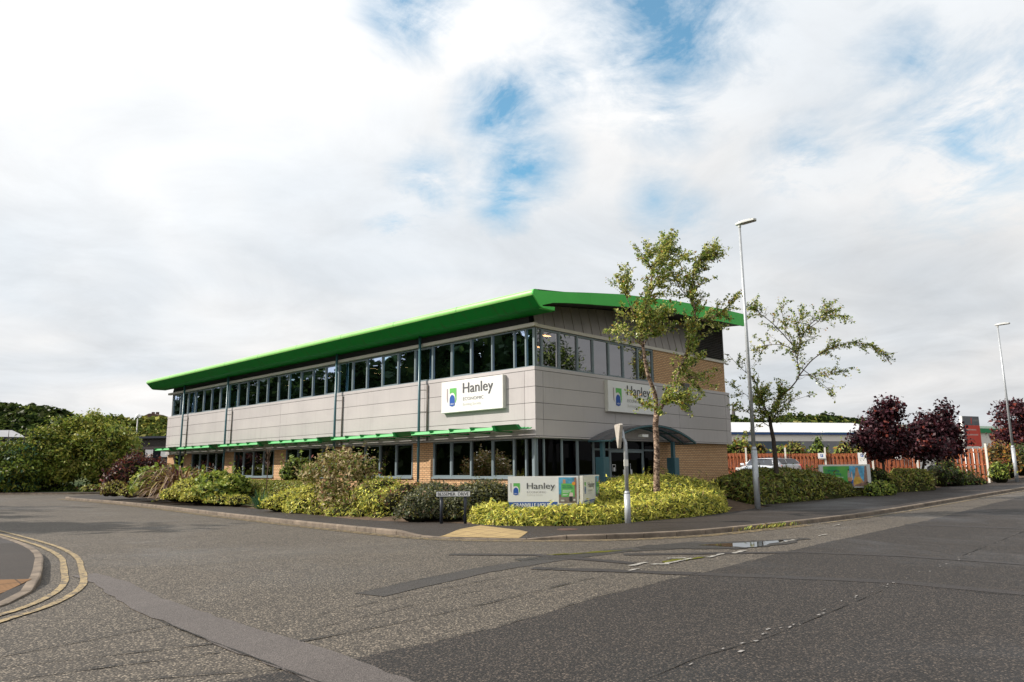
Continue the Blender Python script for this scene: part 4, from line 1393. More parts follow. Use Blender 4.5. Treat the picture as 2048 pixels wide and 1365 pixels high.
mb = MB().mat('sign_edge'); mb.obox(Vector((gx, gy, g0 + 1.62)), RIGHT_H * .055, FWD_H * .055, bez(.09)); mb.build('clip', t_)

# street nameplate
pl_l, pl_r = at(872, 987, 20.75), at(941, 987, 20.75)
r_ = (pl_r - pl_l); r_.z = 0; Wn = r_.length; r_.normalize()
n_ = r_.cross(Vector((0, 0, 1)))
zb = at(905, 994, 20.75).z; zt = at(905, 983, 20.75).z
t_ = thing('street_nameplate', (pl_l.x + r_.x * Wn / 2, pl_l.y + r_.y * Wn / 2, .12), 'white street nameplate with black letters on two short black posts by the pavement', 'street sign')
for f in (.155, .845):
    q = pl_l + r_ * Wn * f - n_ * .05
    mb = MB().mat('post_black'); mb.tube([(q.x, q.y, .05), (q.x, q.y, zt - .02)], .045, 10); mb.build('post', t_)
mb = MB().mat('post_black')
c = Vector(((pl_l.x + pl_r.x) / 2, (pl_l.y + pl_r.y) / 2, (zb + zt) / 2))
mb.obox(c, r_ * Wn / 2, n_ * .014, bez((zt - zb) / 2 + .004)); mb.build('frame', t_)
pl = Plane2D(Vector((pl_l.x, pl_l.y, zb)) + n_ * .016, r_, (0, 0, 1))
Hn = zt - zb
pl.shape('plate', [(.014, .012), (Wn - .014, .012), (Wn - .014, Hn - .012), (.014, Hn - .012)], 'sign_white', t_, .001)
pl.text('BESSEMER  DRIVE', .05, .03, Wn - .1, Hn - .06, 'ink_black', t_, push=.005, bold=.005)

# two board signs set in a V on the corner of the hedge


def poster(pl, x, y, w, h, par):
    """tall poster: sky, chimney, brick street, green square with a slogan"""
    pl.shape('poster', [(x, y), (x + w, y), (x + w, y + h), (x, y + h)], 'ink_sky', par, .007)
    pl.shape('poster_street', [(x, y), (x + w, y), (x + w, y + .30 * h), (x, y + .34 * h)], 'ink_street', par, .009)
    pl.shape('poster_terrace', [(x + .82 * w, y + .28 * h), (x + w, y + .2 * h), (x + w, y + h), (x + .88 * w, y + .98 * h)], 'ink_brick', par, .0095)
    pl.shape('poster_chimney', [(x + .22 * w, y + .6 * h), (x + .40 * w, y + .6 * h), (x + .38 * w, y + .92 * h), (x + .24 * w, y + .92 * h)], 'ink_kiln', par, .0095)
    pl.shape('poster_panel', [(x + .14 * w, y + .24 * h), (x + .88 * w, y + .24 * h), (x + .88 * w, y + .76 * h), (x + .14 * w, y + .76 * h)], 'ink_green', par, .011)
    pl.shape('poster_badge', [(q[0], q[1]) for q in arc(x + .84 * w, y + .76 * h, .10 * w, .07 * h, 0, 345, 14)], 'ink_orange', par, .013)
    pl.text('Stop renting,', x + .21 * w, y + .635 * h, .52 * w, .065 * h, 'ink_teal', par, push=.014, bold=.003)
    pl.text('Start owning', x + .21 * w, y + .56 * h, .56 * w, .065 * h, 'ink_teal', par, push=.014, bold=.003)
    for (yy, ww) in ((.49, .50), (.45, .46), (.41, .34), (.33, .28), (.30, .24)):
        pl.shape('poster_line', [(x + .21 * w, y + yy * h), (x + (.21 + ww) * w, y + yy * h), (x + (.21 + ww) * w, y + (yy + .014) * h), (x + .21 * w, y + (yy + .014) * h)], 'ink_white', par, .014)
    pl.shape('poster_couple', [(x + .58 * w, y + .05 * h), (x + .74 * w, y + .05 * h), (x + .76 * w, y + .27 * h), (x + .58 * w, y + .27 * h)], 'ink_black', par, .015)
    pl.shape('poster_couple', [(x + .56 * w, y + .26 * h), (x + .80 * w, y + .26 * h), (x + .78 * w, y + .40 * h), (x + .62 * w, y + .42 * h)], 'ink_pink', par, .016)
    pl.shape('poster_caption', [(x + .10 * w, y + .07 * h), (x + .30 * w, y + .07 * h), (x + .30 * w, y + .13 * h), (x + .10 * w, y + .13 * h)], 'ink_pale', par, .012)
    pl.shape('poster_caption', [(x + .80 * w, y + .09 * h), (x + .92 * w, y + .09 * h), (x + .92 * w, y + .16 * h), (x + .80 * w, y + .16 * h)], 'ink_pale', par, .012)


def board(L, R_, zb, zt, label, mirror=False):
    L = Vector((L.x, L.y, zb)); R_ = Vector((R_.x, R_.y, zb))
    r = (R_ - L); W_ = r.length; r.normalize(); n = r.cross(Vector((0, 0, 1)))
    H_ = zt - zb
    t_ = thing('sign_board', (L + R_) / 2, label, 'sign board', 'society boards set in a V on the corner')
    mb = MB().mat('sign_edge')
    mb.obox((L + R_) / 2 - n * .055 + bez(H_ / 2), r * W_ / 2, n * .05, bez(H_ / 2))
    mb.build('box', t_, bevel=.006)
    for f in (.12, .88):
        mb = MB().mat('galvanised_dull'); q = L + r * W_ * f - n * .055
        mb.tube([(q.x, q.y, zb - .5), (q.x, q.y, zb + .02)], .04, 8); mb.build('post', t_)
    pl = Plane2D(L - n * .004, r, (0, 0, 1))
    pl.shape('panel', [(.01, .20 * H_), (W_ * .985, .20 * H_), (W_ * .985, H_ - .01), (.01, H_ - .01)], 'sign_white', t_, .002)
    pl.shape('band', [(.005, .0), (W_ * .995, .0), (W_ * .995, .197 * H_), (.005, .197 * H_)], 'ink_blue', t_, .003)
    society_logo(pl, .035 * W_, .42 * H_, .37 * H_, t_)
    pl.text('Hanley', .265 * W_, .545 * H_, .395 * W_, .25 * H_, 'ink_grey', t_, bold=.009)
    pl.text('ECONOMIC', .268 * W_, .475 * H_, .27 * W_, .06 * H_, 'ink_mid', t_)
    pl.text('Building Society', .268 * W_, .385 * H_, .225 * W_, .06 * H_, 'ink_pale', t_)
    pl.text('GRANVILLE HOUSE', .07 * W_, .045 * H_, .545 * W_, .12 * H_, 'ink_white', t_, bold=.009)
    fr = MB().mat('sign_white')
    fr.obox(pl.p(.84 * W_, .56 * H_, -.004), r * .145 * W_, n * .012, bez(.435 * H_))
    f_ = fr.build('poster_frame', t_)
    poster(Plane2D(L + n * .006, r, (0, 0, 1)), .715 * W_, .16 * H_, .25 * W_, .80 * H_, f_)
    return t_


board(at(1016, 990, 21.6), at(1158.5, 990, 21.5), .455, at(1087, 953, 21.55).z, 'white board with poster and blue name band facing the junction, above the low hedge')
board(at(1167, 990, 21.7), at(1199.5, 990, 23.9), .47, at(1167, 952, 21.7).z, 'white society board seen at a sharp angle, facing the main road')

# wide hoarding in the second hedge
L, R_ = at(1640.5, 960, 33.2), at(1742, 960, 33.4)
zb, zt = .62, at(1690, 929.5, 33.3).z
r = R_ - L; r.z = 0; W_ = r.length; r.normalize(); n = r.cross(Vector((0, 0, 1)))
L = Vector((L.x, L.y, zb)); H_ = zt - zb
t_ = thing('advertising_board', L + r * W_ / 2, 'wide green and blue advertising board with a couple and a kiln above the second hedge', 'advertising board')
mb = MB().mat('sign_edge')
mb.obox(L + r * W_ / 2 + bez(H_ / 2) - n * .06, r * W_ / 2, n * .05, bez(H_ / 2)); mb.build('frame', t_, bevel=.008)
for f in (.1, .9):
    mb = MB().mat('galvanised_dull'); q = L + r * W_ * f - n * .06; mb.tube([(q.x, q.y, .3), (q.x, q.y, zb + .02)], .04, 8); mb.build('post', t_)
pl = Plane2D(L, r, (0, 0, 1))
mb = MB().mat('lamp_head_grey')
for (a, b) in ((.0, .068), (.932, 1.0)): mb.obox(pl.p((a + b) / 2 * W_, H_ / 2, -.004), r * (b - a) / 2 * W_, n * .012, bez(H_ / 2))
mb.build('frame_end', t_)
x0, x1, y0, y1 = .07 * W_, .93 * W_, .06 * H_, .93 * H_
w, h = x1 - x0, y1 - y0
pl.shape('poster_green', [(x0, y0), (x0 + .60 * w, y0), (x0 + .60 * w, y1), (x0, y1)], 'ink_green_fade', t_, .004)
pl.shape('poster_sky', [(x0 + .60 * w, y0), (x1, y0), (x1, y1), (x0 + .60 * w, y1)], 'ink_sky', t_, .004)
kiln = [(.66, 0), (.955, 0), (.93, .12)] + [(.90, .25), (.86, .38), (.825, .55), (.805, .75), (.80, .93), (.74, .93), (.735, .75), (.72, .55), (.69, .38), (.67, .25)]
pl.shape('poster_kiln', [(x0 + a * w, y0 + b * h) for a, b in kiln], 'ink_kiln', t_, .006)
pl.shape('poster_kiln_base', [(x0 + a * w, y0 + b * h) for a, b in [(.69, .1), (.84, .1), (.86, .36), (.80, .46), (.72, .46), (.68, .3)]], 'ink_yellow', t_, .008)
pl.shape('poster_rubble', [(x0 + a * w, y0 + b * h) for a, b in [(.68, 0), (1, 0), (1, .12), (.86, .18), (.72, .08)]], 'ink_brick', t_, .009)
pl.shape('poster_terrace', [(x0 + a * w, y0 + b * h) for a, b in [(.90, 0), (1, 0), (1, 1), (.955, 1)]], 'ink_brick', t_, .010)
pl.text('STop renting,', x0 + .03 * w, y0 + .70 * h, .34 * w, .15 * h, 'ink_teal', t_, push=.008, bold=.006)
pl.text('STart owning', x0 + .03 * w, y0 + .53 * h, .37 * w, .15 * h, 'ink_teal', t_, push=.008, bold=.006)
for yy, ww in ((.44, .40), (.36, .36), (.30, .30), (.22, .18)):
    pl.shape('poster_line', [(x0 + .05 * w, y0 + yy * h), (x0 + (.05 + ww) * w, y0 + yy * h), (x0 + (.05 + ww) * w, y0 + (yy + .028) * h), (x0 + .05 * w, y0 + (yy + .028) * h)], 'ink_pale', t_, .008)
for nm, pts, mt_ in [('trousers', [(.555, .0), (.585, .0), (.60, .28), (.555, .30)], 'ink_black'), ('trousers', [(.60, .0), (.625, .0), (.63, .28), (.60, .28)], 'ink_black'),
                     ('shirt', [(.545, .38), (.61, .36), (.605, .66), (.555, .70)], 'ink_mauve'), ('head', [(.565, .70), (.59, .70), (.594, .78), (.562, .78)], 'ink_skin'), ('hair', [(.56, .77), (.596, .77), (.59, .85), (.565, .85)], 'ink_black'),
                     ('jeans', [(.63, .0), (.665, .0), (.665, .32), (.63, .32)], 'ink_blue'), ('jumper', [(.625, .32), (.668, .32), (.66, .60), (.63, .60)], 'ink_pink'), ('head', [(.632, .60), (.655, .60), (.655, .72), (.632, .72)], 'ink_skin'),
                     ('box', [(.545, .26), (.64, .24), (.64, .44), (.55, .44)], 'ink_kiln')]:
    pl.shape('poster_' + nm, [(x0 + a * w, y0 + b * h) for a, b in pts], mt_, t_, .011 + .001 * (nm == 'box'))

# iron cover in the pavement
p = at(1147, 1060, 19.0)
mb = MB().mat('rust_iron')
mb.prism([(14.2 + .26 * math.cos(a_), 11.9 + .26 * math.sin(a_), path_z(14.2, 11.9) + .001) for a_ in [k * math.pi / 8 for k in range(16)]], (0, 0, .008))
tag(mb.build('manhole_cover'), 'small round rusty cover set in the pavement before the low hedge', 'manhole cover')

# ------------------------------------------------------------------ timber fences in the car park


def fence(name, A, B, base, top0, top1, posts, label, up):
    A, B = Vector((A.x, A.y, 0)), Vector((B.x, B.y, 0))
    d = (B - A); L = d.length; d.normalize(); n = Vector((d.y, -d.x, 0))
    if n.dot(-FWD_H) < 0: n = -n
    t_ = thing(name, A + bez(base), label, 'fence', 'timber fences round the car park')
    rrf = random.Random(len(label))
    cuts = [0.0] + [f for f in posts if 0.01 < f < .99] + [1.0]
    for f0, f1 in zip(cuts, cuts[1:]):
        mb = MB().mat('fence_wood')
        s = f0 * L + .06; e = f1 * L - .06; k = 0
        zt = top0 + (top1 - top0) * f0
        while s < e - .05:
            o = .055 if k % 2 else -.055
            q = A + d * (s + .05) + n * o
            mb.obox(q + bez((base + zt) / 2), d * .05, n * .011, bez((zt - base) / 2 - rrf.uniform(0, .02)))
            s += .118; k += 1
        for z in (base + .25, (base + zt) / 2, zt - .22):
            mb.obox(A + d * (f0 + f1) / 2 * L + bez(z), d * ((f1 - f0) / 2 * L - .05), n * .022, bez(.04))
        mb.build('fence_panel', t_)
    for f in posts:
        q = A + d * f * L + n * .10
        zt = top0 + (top1 - top0) * f + up
        mb = MB().mat('fence_post_white')
        mb.obox(q + bez((base + zt) / 2 - .1), d * .055, n * .055, bez((zt - base) / 2 + .1))
        mb.prism([q + d * .055 + n * .055 + bez(zt), q - d * .055 + n * .055 + bez(zt), q - d * .055 - n * .055 + bez(zt), q + d * .055 - n * .055 + bez(zt)], (0, 0, .02))
        mb.build('fence_post', t_)
    return t_


fA, fB = at(1420, 934, 52), at(1842, 931, 47)
fence('timber_fence', fA, fB, .55, at(1500, 906.5, 51).z, at(1800, 908, 47.5).z, [.19, .385, .575, .79, .985], 'long orange brown timber fence with white posts behind the parked cars', .38)
fC, fD = at(1880, 930, 46.5), at(1978, 930, 44.5)
fence('timber_fence', fC, fD, .62, at(1885, 899, 46.5).z, at(1970, 897, 44.7).z, [.985], 'short timber fence between the purple trees and the orange shrub', .26)


def park_sign(px, py, D, w, h, label, split=False):
    c = at(px, py, D)
    d = (fB - fA); d.z = 0; d.normalize(); n = Vector((d.y, -d.x, 0))
    if n.dot(-FWD_H) < 0: n = -n
    r = n.cross(Vector((0, 0, 1))) * -1
    t_ = thing('parking_sign', c, label, 'parking sign', 'parking signs on the fence')
    lo = c - r * w / 2 - bez(h / 2)
    mb = MB().mat('sign_white'); mb.obox(c, r * w / 2, n * .012, bez(h / 2)); mb.build('plate', t_)
    mb = MB().mat('fence_wood'); mb.obox(c - n * .10, r * .05, n * .09, bez(h / 2 * .8)); mb.build('batten', t_)
    pl = Plane2D(lo + n * .013, r, (0, 0, 1))
    top = h; bh = w * .40
    pl.shape('emblem', [(w * .33, top - .07 - bh), (w * .67, top - .07 - bh), (w * .67, top - .07), (w * .33, top - .07)], 'ink_blue', t_, .002)
    pl.text('P', w * .42, top - .07 - bh * .85, w * .16, bh * .7, 'ink_white', t_, push=.005, bold=.01)
    for k in range(2): pl.shape('line', [(w * .15, top - .16 - bh - .06 * k), (w * .85, top - .16 - bh - .06 * k), (w * .85, top - .135 - bh - .06 * k), (w * .15, top - .135 - bh - .06 * k)], 'ink_pale', t_, .002)
    if split: pl.shape('joint', [(.0, h * .60), (w, h * .60), (w, h * .62), (.0, h * .62)], 'ink_mid', t_, .003)
    return t_


park_sign(1643.5, 912, 49.0, .47, .36, 'small white parking sign with blue square, left one on the fence')
park_sign(1724.5, 917.5, 48.1, .50, .76, 'tall white parking sign in two plates, middle of the fence')
park_sign(1797, 912, 47.2, .42, .3, 'white parking sign on the fence half hidden by the purple tree')

# grey grit bin
c = at(1862, 940, 41.5); c = Vector((c.x, c.y, 0)); bz = gz(c.x) + .45
t_ = thing('grit_bin', c + bez(bz), 'grey lidded bin standing between the two purple trees', 'bin')
mb = MB().mat('bin_grey')
mb.loft([[c + RIGHT_H * x_ * .27 + FWD_H * y_ * .25 + bez(bz) for x_, y_ in ((-1, -1), (1, -1), (1, 1), (-1, 1))], [c + RIGHT_H * x_ * .34 + FWD_H * y_ * .3 + bez(bz + .62) for x_, y_ in ((-1, -1), (1, -1), (1, 1), (-1, 1))]], smooth=False)
mb.build('bin_body', t_)
mb = MB().mat('bin_grey'); mb.prism([c + RIGHT_H * -.40 - FWD_H * .34 + bez(bz + .60), c + RIGHT_H * .40 - FWD_H * .34 + bez(bz + .60), c + RIGHT_H * .40 - FWD_H * .34 + bez(bz + .72), c + RIGHT_H * .2 - FWD_H * .34 + bez(bz + .80), c - RIGHT_H * .2 - FWD_H * .34 + bez(bz + .80), c - RIGHT_H * .40 - FWD_H * .34 + bez(bz + .72)], FWD_H * .68); mb.build('lid', t_)

# tall red sign beyond the fence
L, R_ = at(1930, 880, 58), at(1962.5, 880, 58.8)
r = R_ - L; r.z = 0; W_ = r.length; r.normalize(); n = r.cross(Vector((0, 0, 1)))
zb, zt = at(1947, 893, 58.4).z, at(1947, 833, 58.4).z
L = Vector((L.x, L.y, zb)); H_ = zt - zb
t_ = thing('totem_sign', Vector((L.x, L.y, gz(L.x))), 'tall red and slate sign on white posts rising behind the short fence', 'sign')
mb = MB().mat('sign_white'); mb.obox(L + r * W_ / 2 + bez(H_ / 2) - n * .09, r * W_ / 2, n * .08, bez(H_ / 2)); mb.build('box', t_)
for f in (.04, .96, .5):
    q = L + r * W_ * f - n * .09; mb = MB().mat('sign_white'); mb.tube([(q.x, q.y, .5), (q.x, q.y, zb + .05)], .07, 8); mb.build('post', t_)
mb = MB().mat('sign_white'); q = L - n * .09; mb.obox(Vector((q.x, q.y, (zt + .5) / 2)) - r * .06, r * .06, n * .1, bez((zt - .5) / 2)); mb.build('post', t_)
pl = Plane2D(L, r, (0, 0, 1))
pl.shape('panel_head', [(.0, .70 * H_), (W_, .70 * H_), (W_, H_), (.0, H_)], 'ink_slate', t_, .003)
pl.shape('panel_body', [(.10 * W_, .0), (W_, .0), (W_, .697 * H_), (.10 * W_, .697 * H_)], 'ink_red', t_, .003)
pl.shape('panel_edge', [(.0, .0), (.097 * W_, .0), (.097 * W_, .697 * H_), (.0, .697 * H_)], 'ink_slate', t_, .003)
pl.shape('emblem', [(.47 * W_, .74 * H_), (.53 * W_, .74 * H_), (.55 * W_, .95 * H_), (.49 * W_, .95 * H_)], 'ink_red', t_, .006)
for (yy, xx, ww, hh, mt_) in ((.83, .62, .30, .08, 'ink_mid'), (.53, .16, .60, .05, 'ink_pink'), (.36, .16, .70, .05, 'ink_pink'), (.22, .16, .42, .03, 'ink_slate'), (.08, .2, .45, .035, 'ink_kiln')):
    x_ = xx * W_
    rr = random.Random(int(yy * 100))
    while x_ < (xx + ww) * W_ - .04:      # worn letters too far off to read, as blocks
        wl = rr.uniform(.035, .08)
        pl.shape('letter', [(x_, yy * H_), (x_ + wl, yy * H_), (x_ + wl, (yy + hh * rr.uniform(.6, 1)) * H_), (x_, (yy + hh * .8) * H_)], mt_, t_, .006)
        x_ += wl + .025
    continue

# ------------------------------------------------------------------ parked cars


def car(c, heading, mat, label, length=4.5, height=1.48, estate=True):
    """an estate car: lofted body and cabin, glass, wheels, lamps, mirrors"""
    f = Vector((math.cos(heading), math.sin(heading), 0)); s = Vector((-f.y, f.x, 0)); c = Vector(c)
    P = lambda x, y, z: c + f * x + s * y + bez(z)
    t_ = thing('parked_car', c, label, 'car', 'cars parked by the timber fence')
    hl = length / 2; hw = .88
    # stations along the body: x, bonnet/deck height, half width factor
    st = [(hl, .52, .70), (hl - .05, .66, .80), (hl - .25, .78, .93), (hl - .75, .88, .98), (hl - 1.25, .95, 1.0), (0.3, .98, 1.0), (-.9, 1.0, 1.0), (-hl + .5, 1.0, .98), (-hl + .12, .97, .93), (-hl, .80, .86)]
    rings = []
    for x, zt, k in st:
        w = hw * k
        rings.append([P(x, -w * .92, .22), P(x, -w, .36), P(x, -w * 1.0, .60), P(x, -w * .96, zt - .06), P(x, -w * .86, zt), P(x, 0, zt + .025), P(x, w * .86, zt), P(x, w * .96, zt - .06), P(x, w, .60), P(x, w, .36), P(x, w * .92, .22), P(x, 0, .20)])
    mb = MB().mat(mat)
    vr = mb.loft(rings)
    for r_ in (vr[0], vr[-1]):
        fc = mb.bm.faces.new(r_); fc.material_index = mb.cur
    # roof and pillars
    xr0, xr1 = (hl - 2.05, -hl + .55) if estate else (hl - 2.05, -hl + 1.15)
    xw0, xw1 = hl - 1.28, -hl + .18
    rt = height
    roof = [[P(xr0 + .05, -.60, rt - .05), P(xr0 + .05, 0, rt - .02), P(xr0 + .05, .60, rt - .05)], [P((xr0 + xr1) / 2 + .4, -.64, rt - .01), P((xr0 + xr1) / 2 + .4, 0, rt + .03), P((xr0 + xr1) / 2 + .4, .64, rt - .01)], [P(xr1, -.60, rt - .06), P(xr1, 0, rt - .02), P(xr1, .60, rt - .06)]]
    mb.loft(roof, closed=False)
    for sg in (-1, 1):
        for (xa, za, ya, xb, zb_, yb, wd) in [(xw0, .95, .76, xr0, rt - .05, .60, .045), (.25, .98, .80, .1, rt - .03, .63, .035), (-.75, .99, .80, -.75, rt - .03, .63, .035), (xw1, .98, .76, xr1, rt - .06, .60, .07)]:
            a, b = P(xa, sg * ya, za), P(xb, sg * yb, zb_)
            mb.obox((a + b) / 2, f * wd, (b - a) / 2, s * .02)
        mb.obox((P(xr0, sg * .61, rt - .05) + P(xr1, sg * .61, rt - .055)) / 2, f * (xr0 - xr1) / 2, s * .022, bez(.025))
    body = mb.build('body', t_)
    body.modifiers.new('smooth', 'SUBSURF').levels = 0
    g = lambda pts, nm: (lambda m_: (m_.face(pts), m_.build(nm, t_, recalc=False)))(MB().mat('car_glass'))
    g([P(xw0, -.74, .96), P(xw0, .74, .96), P(xr0, .58, rt - .055), P(xr0, -.58, rt - .055)], 'windscreen')
    g([P(xw1, .72, .99), P(xw1, -.72, .99), P(xr1 - .01, -.58, rt - .07), P(xr1 - .01, .58, rt - .07)], 'rear_window')
    for sg in (-1, 1):
        for (xa, xb, xc, xd) in ((xw0 - .08, .28, .12, xr0 - .04), (.22, -.72, -.72, .08), (-.78, xw1 + .1, xr1 + .05, -.78)):
            g([P(xa, sg * .775, .985), P(xb, sg * .80, 1.0), P(xc, sg * .625, rt - .06), P(xd, sg * .615, rt - .065)], 'side_window')
        m_ = MB().mat(mat); m_.obox(P(xw0 - .25, sg * .98, 1.02), f * .06, s * .10, bez(.065)); m_.build('wing_mirror', t_, bevel=.02)
        m_ = MB().mat('lamp_head_grey'); m_.obox(P(hl - .14, sg * .62, .70), f * .08, s * .18, bez(.07)); m_.build('headlight', t_, bevel=.02)
        m_ = MB().mat('ink_red'); m_.obox(P(-hl + .07, sg * .70, .82), f * .06, s * .09, bez(.14)); m_.build('tail_light', t_, bevel=.02)
        for xx in (hl - .85, -hl + .85):
            m_ = MB().mat('rubber'); m_.tube([P(xx, sg * .90, .31), P(xx, sg * .70, .31)], .31, 20); w_ = m_.build('wheel', t_)
            m_ = MB().mat('alloy'); m_.tube([P(xx, sg * .905, .31), P(xx, sg * .89, .31)], .20, 14); m_.build('rim', w_)
    m_ = MB().mat('car_seat')
    m_.obox(P(-.1, 0, .85), f * 1.3, s * .68, bez(.08))
    for yy in (-.36, .36): m_.obox(P(0, yy, 1.05), f * .1, s * .22, bez(.22)); m_.obox(P(-1.0, yy, 1.05), f * .1, s * .26, bez(.2))
    m_.build('seat', t_)
    m_ = MB().mat('car_black')
    for yy in (-.55, .55): m_.tube([P(xr0 - .3, yy, rt + .05), P(xr1 + .2, yy, rt + .05)], .018, 6)
    m_.build('roof_rail', t_)
    return t_


c1 = at(1526, 955, 43.0); c1.z = gz(c1.x) + .45
hd = math.atan2((-RIGHT_H * .48 - FWD_H * .88).y, (-RIGHT_H * .48 - FWD_H * .88).x)
car(c1, hd, 'car_white', 'white estate car, its windscreen to the road, parked nearest the hedge', height=at(1524, 917.0, 43.0).z - c1.z)
c2 = at(1540, 955, 47.0); c2.z = gz(c2.x) + .45
hd2 = math.atan2((-RIGHT_H * .80 - FWD_H * .6).y, (-RIGHT_H * .80 - FWD_H * .6).x)
car(c2, hd2, 'car_silver', 'pale car parked behind the white estate, close to the timber fence', height=at(1524, 916.5, 47.0).z - c2.z, length=4.9)

# ------------------------------------------------------------------ foliage machinery


def unit(v): return v / np.maximum(1e-9, np.linalg.norm(v, axis=1, keepdims=True))


def leaf_arrays(P, N, size, aspect, jit, rng, droop=0.0):
    n = len(P)
    nn = unit(N + rng.normal(0, jit, (n, 3)))
    t = np.cross(nn, rng.normal(0, 1, (n, 3)))
    t = unit(t)
    t[:, 2] -= droop
    t = unit(t)
    b = unit(np.cross(nn, t))
    nn = np.cross(t, b)
    L = size * rng.uniform(.5, 1.55, (n, 1)); W_ = L * aspect * rng.uniform(.8, 1.2, (n, 1))
    v0 = P - t * L * .5; v2 = P + t * L * .5
    fold = nn * W_ * .18
    v1 = P - t * L * .05 + b * W_ * .5 + fold; v3 = P - t * L * .05 - b * W_ * .5 + fold
    co = np.stack([v0, v1, v2, v3], 1).reshape(-1, 3)
    q = np.arange(n * 4).reshape(n, 4)
    return co, q


def lump(D, seed, amp):
    """smooth bumps over directions / positions"""
    r = np.random.default_rng(seed)
    out = np.zeros(len(D))
    for k in range(7):
        w = r.normal(0, 1, 3) * (1.6 + k * .9); ph = r.uniform(0, 6.28)
        out += np.sin(D @ w + ph) / (1 + k * .45)
    return out * amp / 2.0


def shoots(P, N, size, rng, share=.010):
    """stray shoots standing out of the outline, leaves in a row along each"""
    m_ = int(len(P) * share)
    i = rng.choice(len(P), m_)
    d = unit(N[i] + rng.normal(0, .35, (m_, 3)) + np.array([0, 0, .5]))
    L = size * rng.uniform(1.5, 4.0, (m_, 1))
    Q = [P[i] + d * L * (j + 1) / 6 + rng.normal(0, size * .12, (m_, 3)) for j in range(6)]
    return np.concatenate([P] + Q), np.concatenate([N] + [N[i]] * 6)


def pick(weights, n, rng):
    w = np.array(weights, float); w /= w.sum()
    return rng.choice(len(w), n, p=w)


def icosphere(sub=2):
    bm = bmesh.new(); bmesh.ops.create_icosphere(bm, subdivisions=sub, radius=1.0)
    bm.verts.ensure_lookup_table()
    v = np.array([p.co[:] for p in bm.verts]); f = np.array([[q.index for q in fc.verts] for fc in bm.faces]); bm.free()
    return v, f


ICO_V, ICO_F = icosphere(3)


def shrub(name, label, ells, size, mats, weights, density=220, aspect=.45, jit=.7, amp=.13, seed=1, core='twig_core', zmin=None, group=None, cat='shrub', core_k=.80, fuzz=.10, droop=0.0, spikes=0, up=.35, parent=None):
    """bush as a union of lumpy ellipsoids: leaves through the outer shell over a dense twiggy core"""
    rng = np.random.default_rng(seed)
    COs, Qs, IDs = [], [], []
    base = 0
    allP, allN = [], []
    for k, (c, r) in enumerate(ells):
        c, r = np.array(c, float), np.array(r, float)
        area = 4 * math.pi * ((r[0] * r[1]) ** 1.6 / 3 + (r[0] * r[2]) ** 1.6 / 3 + (r[1] * r[2]) ** 1.6 / 3) ** (1 / 1.6)
        n = int(area * density)
        D = unit(rng.normal(0, 1, (n, 3)))
        D = D[D[:, 2] > -.45]
        rad = 1 + lump(D * 1.0 + c[None] * .7, seed * 13 + k, amp) + rng.normal(0, fuzz * .5, len(D)) - np.abs(rng.normal(0, fuzz, len(D)))
        P = c + D * r * rad[:, None]
        N = unit(D / r)
        keep = np.ones(len(P), bool)
        for j, (c2, r2) in enumerate(ells):
            if j != k:
                q = (P - np.array(c2)) / np.array(r2)
                keep &= (q * q).sum(1) > .62
        if zmin is not None:
            zm = zmin if not callable(zmin) else np.array([zmin(x, y) for x, y in P[:, :2]])
            keep &= P[:, 2] > zm
        allP.append(P[keep]); allN.append(N[keep])
    P, N = np.concatenate(allP), np.concatenate(allN)
    N = unit(N + np.array([0, 0, up]))
    P, N = shoots(P, N, size, rng)
    co, q = leaf_arrays(P, N, size, aspect, jit, rng, droop)
    COs.append(co); Qs.append(q); IDs.append(pick(weights, len(P), rng)); base += len(co)
    mats = list(mats)
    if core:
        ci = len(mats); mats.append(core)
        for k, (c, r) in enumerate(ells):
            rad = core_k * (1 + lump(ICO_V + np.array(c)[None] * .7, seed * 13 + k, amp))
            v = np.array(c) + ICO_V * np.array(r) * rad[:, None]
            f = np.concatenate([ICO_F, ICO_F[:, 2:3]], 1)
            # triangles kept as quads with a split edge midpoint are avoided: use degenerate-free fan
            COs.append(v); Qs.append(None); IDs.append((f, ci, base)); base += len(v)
    return assemble(name, COs, Qs, IDs, mats, label, cat, group, parent)


def assemble(name, COs, Qs, IDs, mats, label=None, cat=None, group=None, parent=None):
    co = np.concatenate(COs)
    loops, starts, idx = [], [], []
    pos = 0; base = 0
    for c, q, i in zip(COs, Qs, IDs):
        if q is not None:
            qq = q + base
            loops.append(qq.ravel()); n, k = q.shape
            starts.append(pos + np.arange(n) * k); pos += n * k; idx.append(i)
        else:
            f, ci, b = i
            tri = f[:, :3] + base
            loops.append(tri.ravel()); starts.append(pos + np.arange(len(tri)) * 3); pos += len(tri) * 3; idx.append(np.full(len(tri), ci))
        base += len(c)
    loops = np.concatenate(loops); starts = np.concatenate(starts); idx = np.concatenate(idx)
    me = bpy.data.meshes.new(name)
    me.vertices.add(len(co)); me.vertices.foreach_set('co', co.astype(np.float32).ravel())
    me.loops.add(len(loops)); me.loops.foreach_set('vertex_index', loops.astype(np.int32))
    me.polygons.add(len(starts)); me.polygons.foreach_set('loop_start', starts.astype(np.int32)); me.polygons.foreach_set('material_index', idx.astype(np.int32))
    for q in mats: me.materials.append(MATS[q])
    me.update(calc_edges=True); me.validate()
    o = link(name, me, parent)
    if label: tag(o, label, cat, group)
    return o


def poly_inside(pts, poly):
    x, y = pts[:, 0], pts[:, 1]
    ins = np.zeros(len(pts), bool)
    for (x0, y0), (x1, y1) in zip(poly, poly[1:] + poly[:1]):
        c = ((y0 > y) != (y1 > y)) & (x < (x1 - x0) * (y - y0) / (y1 - y0 + 1e-12) + x0)
        ins ^= c
    return ins


